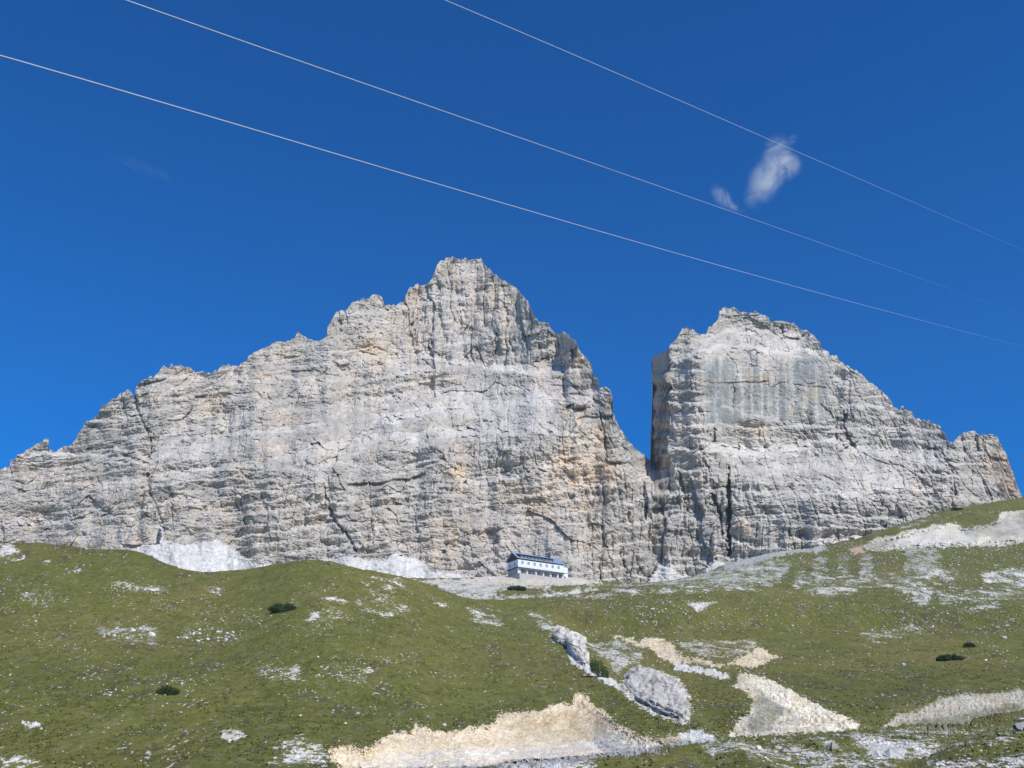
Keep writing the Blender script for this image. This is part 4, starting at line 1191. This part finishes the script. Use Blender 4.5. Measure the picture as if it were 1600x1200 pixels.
# ------------------------------------------------------------------ cables overhead
def cable(points, y0, y1, rad, label, m, name='cable'):
    P = np.array(points, float)
    xs = np.linspace(P[0, 0] - 260, P[-1, 0] + 200, 160)
    cf = np.polyfit(P[:, 0], P[:, 1], 3 if len(P) > 4 else 1)
    ys = np.polyval(cf, xs)
    # straight in plan: 1/Y varies evenly along the picture
    iy = 1 / y0 + (1 / y1 - 1 / y0) * (xs - P[0, 0]) / (P[-1, 0] - P[0, 0])
    C = P3(xs, ys, 1 / np.maximum(iy, 1 / 1200.))
    V, Q = [], []
    k = 6
    for i in range(len(C)):
        d = C[min(i + 1, len(C) - 1)] - C[max(i - 1, 0)]; d /= np.linalg.norm(d)
        a_ = np.cross(d, (0, 0, 1)); a_ /= np.linalg.norm(a_); b_ = np.cross(a_, d)
        for j in range(k):
            t = j * 2 * math.pi / k
            V.append(C[i] + rad * (a_ * math.cos(t) + b_ * math.sin(t)))
    for i in range(len(C) - 1):
        for j in range(k):
            Q.append((i * k + j, i * k + (j + 1) % k, (i + 1) * k + (j + 1) % k, (i + 1) * k + j))
    o = mesh_np(name, np.array(V), np.array(Q), m, smooth=True)
    tag(o, label, 'cable', 'overhead cables')


M_CABLE = plain('galvanised_cable', (.78, .78, .76), .5, .95, 1.05, 1)
M_CABLED = plain('dull_cable', (.12, .13, .15), .6, .95, 1.05, 1)
cable([(0, 86), (200, 145), (400, 204), (600, 262), (800, 321), (1062, 397), (1200, 436), (1400, 491), (1600, 541)], 30, 800, .0195, 'lowest of the pale overhead cables, crossing the whole sky from the left edge', M_CABLE)
cable([(197, 0), (400, 71), (600, 142), (800, 210), (912, 250), (1125, 324), (1200, 351), (1342, 401), (1470, 446)], 33, 800, .0195, 'middle pale overhead cable, passing just below the small cloud', M_CABLE)
cable([(695, 0), (800, 44), (1000, 130), (1200, 218), (1245, 236), (1400, 304), (1600, 391)], 48, 800, .0195, 'upper right pale overhead cable, running behind the small cloud', M_CABLE)


# ------------------------------------------------------------------ small cloud
def cloud(cx, cy, blobs, dist, name, label, dens, seed, sc):
    import bmesh
    c = P3(cx, cy, dist)
    mpp = dist / (F * CP)
    bm = bmesh.new()
    for bx, by, rx, ry, rot in blobs:
        q = P3(bx, by, dist) - c
        n0 = len(bm.verts)
        r = bmesh.ops.create_icosphere(bm, subdivisions=3, radius=1.0)
        for v_ in r['verts']:
            x, y, z = v_.co
            x *= rx * mpp; z *= ry * mpp; y *= (rx + ry) * .5 * mpp
            ca, sa = math.cos(rot), math.sin(rot)
            v_.co = (q[0] + x * ca - z * sa, q[1] + y, q[2] + x * sa + z * ca)
    me = bpy.data.meshes.new(name); bm.to_mesh(me); bm.free()
    o = bpy.data.objects.new(name, me); COL.objects.link(o); o.location = tuple(c)
    rm = o.modifiers.new('join', 'REMESH'); rm.mode = 'VOXEL'; rm.voxel_size = 6 * mpp
    m = bpy.data.materials.new(name + '_vapour'); m.use_nodes = True
    t = m.node_tree; t.nodes.remove(t.nodes['Principled BSDF'])
    pv = nd(t, 'ShaderNodeVolumePrincipled'); pv.inputs['Color'].default_value = (1, 1, 1, 1); pv.inputs['Anisotropy'].default_value = 0
    t.links.new(pv.outputs[0], t.nodes['Material Output'].inputs['Volume'])
    co = nd(t, 'ShaderNodeTexCoord').outputs['Object']
    # distance to each blob centre, summed as soft falloffs
    acc = None
    for bx, by, rx, ry, rot in blobs:
        q = P3(bx, by, dist) - c
        mp = nd(t, 'ShaderNodeMapping', vector_type='TEXTURE')
        mp.inputs['Location'].default_value = tuple(q)
        mp.inputs['Rotation'].default_value = (0, -rot, 0)
        mp.inputs['Scale'].default_value = (rx * mpp, (rx + ry) * .5 * mpp, ry * mpp)
        t.links.new(co, mp.inputs[0])
        ln = nd(t, 'ShaderNodeVectorMath', operation='LENGTH'); t.links.new(mp.outputs[0], ln.inputs[0])
        mr = nd(t, 'ShaderNodeMapRange', interpolation_type='SMOOTHSTEP'); mr.inputs[1].default_value = .95; mr.inputs[2].default_value = .0
        mr.inputs[3].default_value = 0; mr.inputs[4].default_value = 1
        t.links.new(ln.outputs['Value'], mr.inputs[0])
        if acc is None: acc = mr.outputs[0]
        else:
            ad = nd(t, 'ShaderNodeMath', operation='ADD'); t.links.new(acc, ad.inputs[0]); t.links.new(mr.outputs[0], ad.inputs[1]); acc = ad.outputs[0]
    nz = nd(t, 'ShaderNodeTexNoise', Scale=sc / mpp, Detail=7, Roughness=.62, Distortion=1.2); t.links.new(co, nz.inputs['Vector'])
    r2 = nd(t, 'ShaderNodeMapRange'); r2.inputs[1].default_value = .40; r2.inputs[2].default_value = .64; r2.inputs[3].default_value = .02; r2.inputs[4].default_value = 1.9
    t.links.new(nz.outputs[0], r2.inputs[0])
    mu = nd(t, 'ShaderNodeMath', operation='MULTIPLY'); t.links.new(acc, mu.inputs[0]); t.links.new(r2.outputs[0], mu.inputs[1])
    m2 = nd(t, 'ShaderNodeMath', operation='MULTIPLY'); t.links.new(mu.outputs[0], m2.inputs[0]); m2.inputs[1].default_value = dens
    t.links.new(m2.outputs[0], pv.inputs['Density'])
    me.materials.append(m)
    m.cycles.volume_step_rate = 1.0 if hasattr(m.cycles, 'volume_step_rate') else 1.0
    tag(o, label, 'cloud', None, 'stuff')


cloud(1200, 268, [(1214, 238, 34, 40, -.35), (1196, 275, 34, 48, -.5), (1230, 258, 32, 26, -.3), (1178, 308, 24, 26, -.2), (1205, 285, 30, 24, 0), (1128, 308, 15, 36, .6), (1150, 324, 22, 10, -.3), (1240, 218, 14, 12, 0), (1190, 295, 34, 30, -.5), (1218, 258, 40, 40, -.4)],
      3000, 'cloud', 'small wispy white cloud in the blue sky right of centre', .0080, 1, .03)
cloud(225, 266, [(225, 262, 60, 13, -.38), (190, 248, 40, 9, -.38), (255, 274, 34, 9, -.38)],
      3500, 'cloud', 'very faint thin wisp of cloud in the left of the sky', .0006, 2, .02)


# ------------------------------------------------------------------ a bird
def bird(px, py, Y, span):
    p = P3(px, py, Y)
    V = []; Fc = []
    for i, (y, r) in enumerate(((-.30, .01), (-.22, .035), (-.1, .06), (.08, .065), (.22, .035), (.38, .015))):
        for j in range(8):
            t = j * math.pi / 4
            V.append((math.cos(t) * r, y, math.sin(t) * r * .9))
    for i in range(5):
        for j in range(8): Fc.append((i * 8 + j, i * 8 + (j + 1) % 8, i * 8 + 8 + (j + 1) % 8, i * 8 + 8 + j))
    for s_ in (-1, 1):
        for top in (0, 1):
            o = len(V)
            z = .012 * top
            V += [(s_ * .04, -.12, .02 + z), (s_ * .04, .10, .02 + z), (s_ * .26, -.16, .10 + z), (s_ * .26, .06, .10 + z), (s_ * .5, -.02, .05 + z), (s_ * .46, .08, .05 + z)]
            Fc += [(o, o + 2, o + 3, o + 1), (o + 2, o + 4, o + 5, o + 3)]
    o = len(V)
    V += [(-.03, .3, 0), (.03, .3, 0), (.08, .52, 0), (-.08, .52, 0)]; Fc.append((o, o + 1, o + 2, o + 3))
    me = bpy.data.meshes.new('bird'); me.from_pydata(V, [], Fc); me.materials.append(plain('feathers', (.05, .05, .055), .4))
    b = bpy.data.objects.new('bird', me); COL.objects.link(b)
    b.location = tuple(p); b.scale = (span,) * 3; b.rotation_euler = (.2, .3, .9)
    tag(b, 'tiny dark bird high in the sky just above the lowest cable', 'bird')


bird(578, 241, 260, .9)


# ------------------------------------------------------------------ the thin air between camera and peaks
def haze():
    V = [(x, y, z) for z in (-4, 860) for x, y in ((-1900, -60), (1900, -60), (1900, 1850), (-1900, 1850))]
    me = bpy.data.meshes.new('haze')
    me.from_pydata(V, [], [(0, 3, 2, 1), (4, 5, 6, 7), (0, 1, 5, 4), (1, 2, 6, 5), (2, 3, 7, 6), (3, 0, 4, 7)])
    m = bpy.data.materials.new('thin_air'); m.use_nodes = True
    t = m.node_tree; t.nodes.remove(t.nodes['Principled BSDF'])
    pv = nd(t, 'ShaderNodeVolumePrincipled'); pv.inputs['Color'].default_value = (.55, .78, 1, 1); pv.inputs['Density'].default_value = .000042
    t.links.new(pv.outputs[0], t.nodes['Material Output'].inputs['Volume'])
    me.materials.append(m)
    o = bpy.data.objects.new('haze', me); COL.objects.link(o)
    tag(o, 'thin pale mountain haze', 'haze', None, 'stuff')


haze()
print('objects', len(bpy.data.objects))
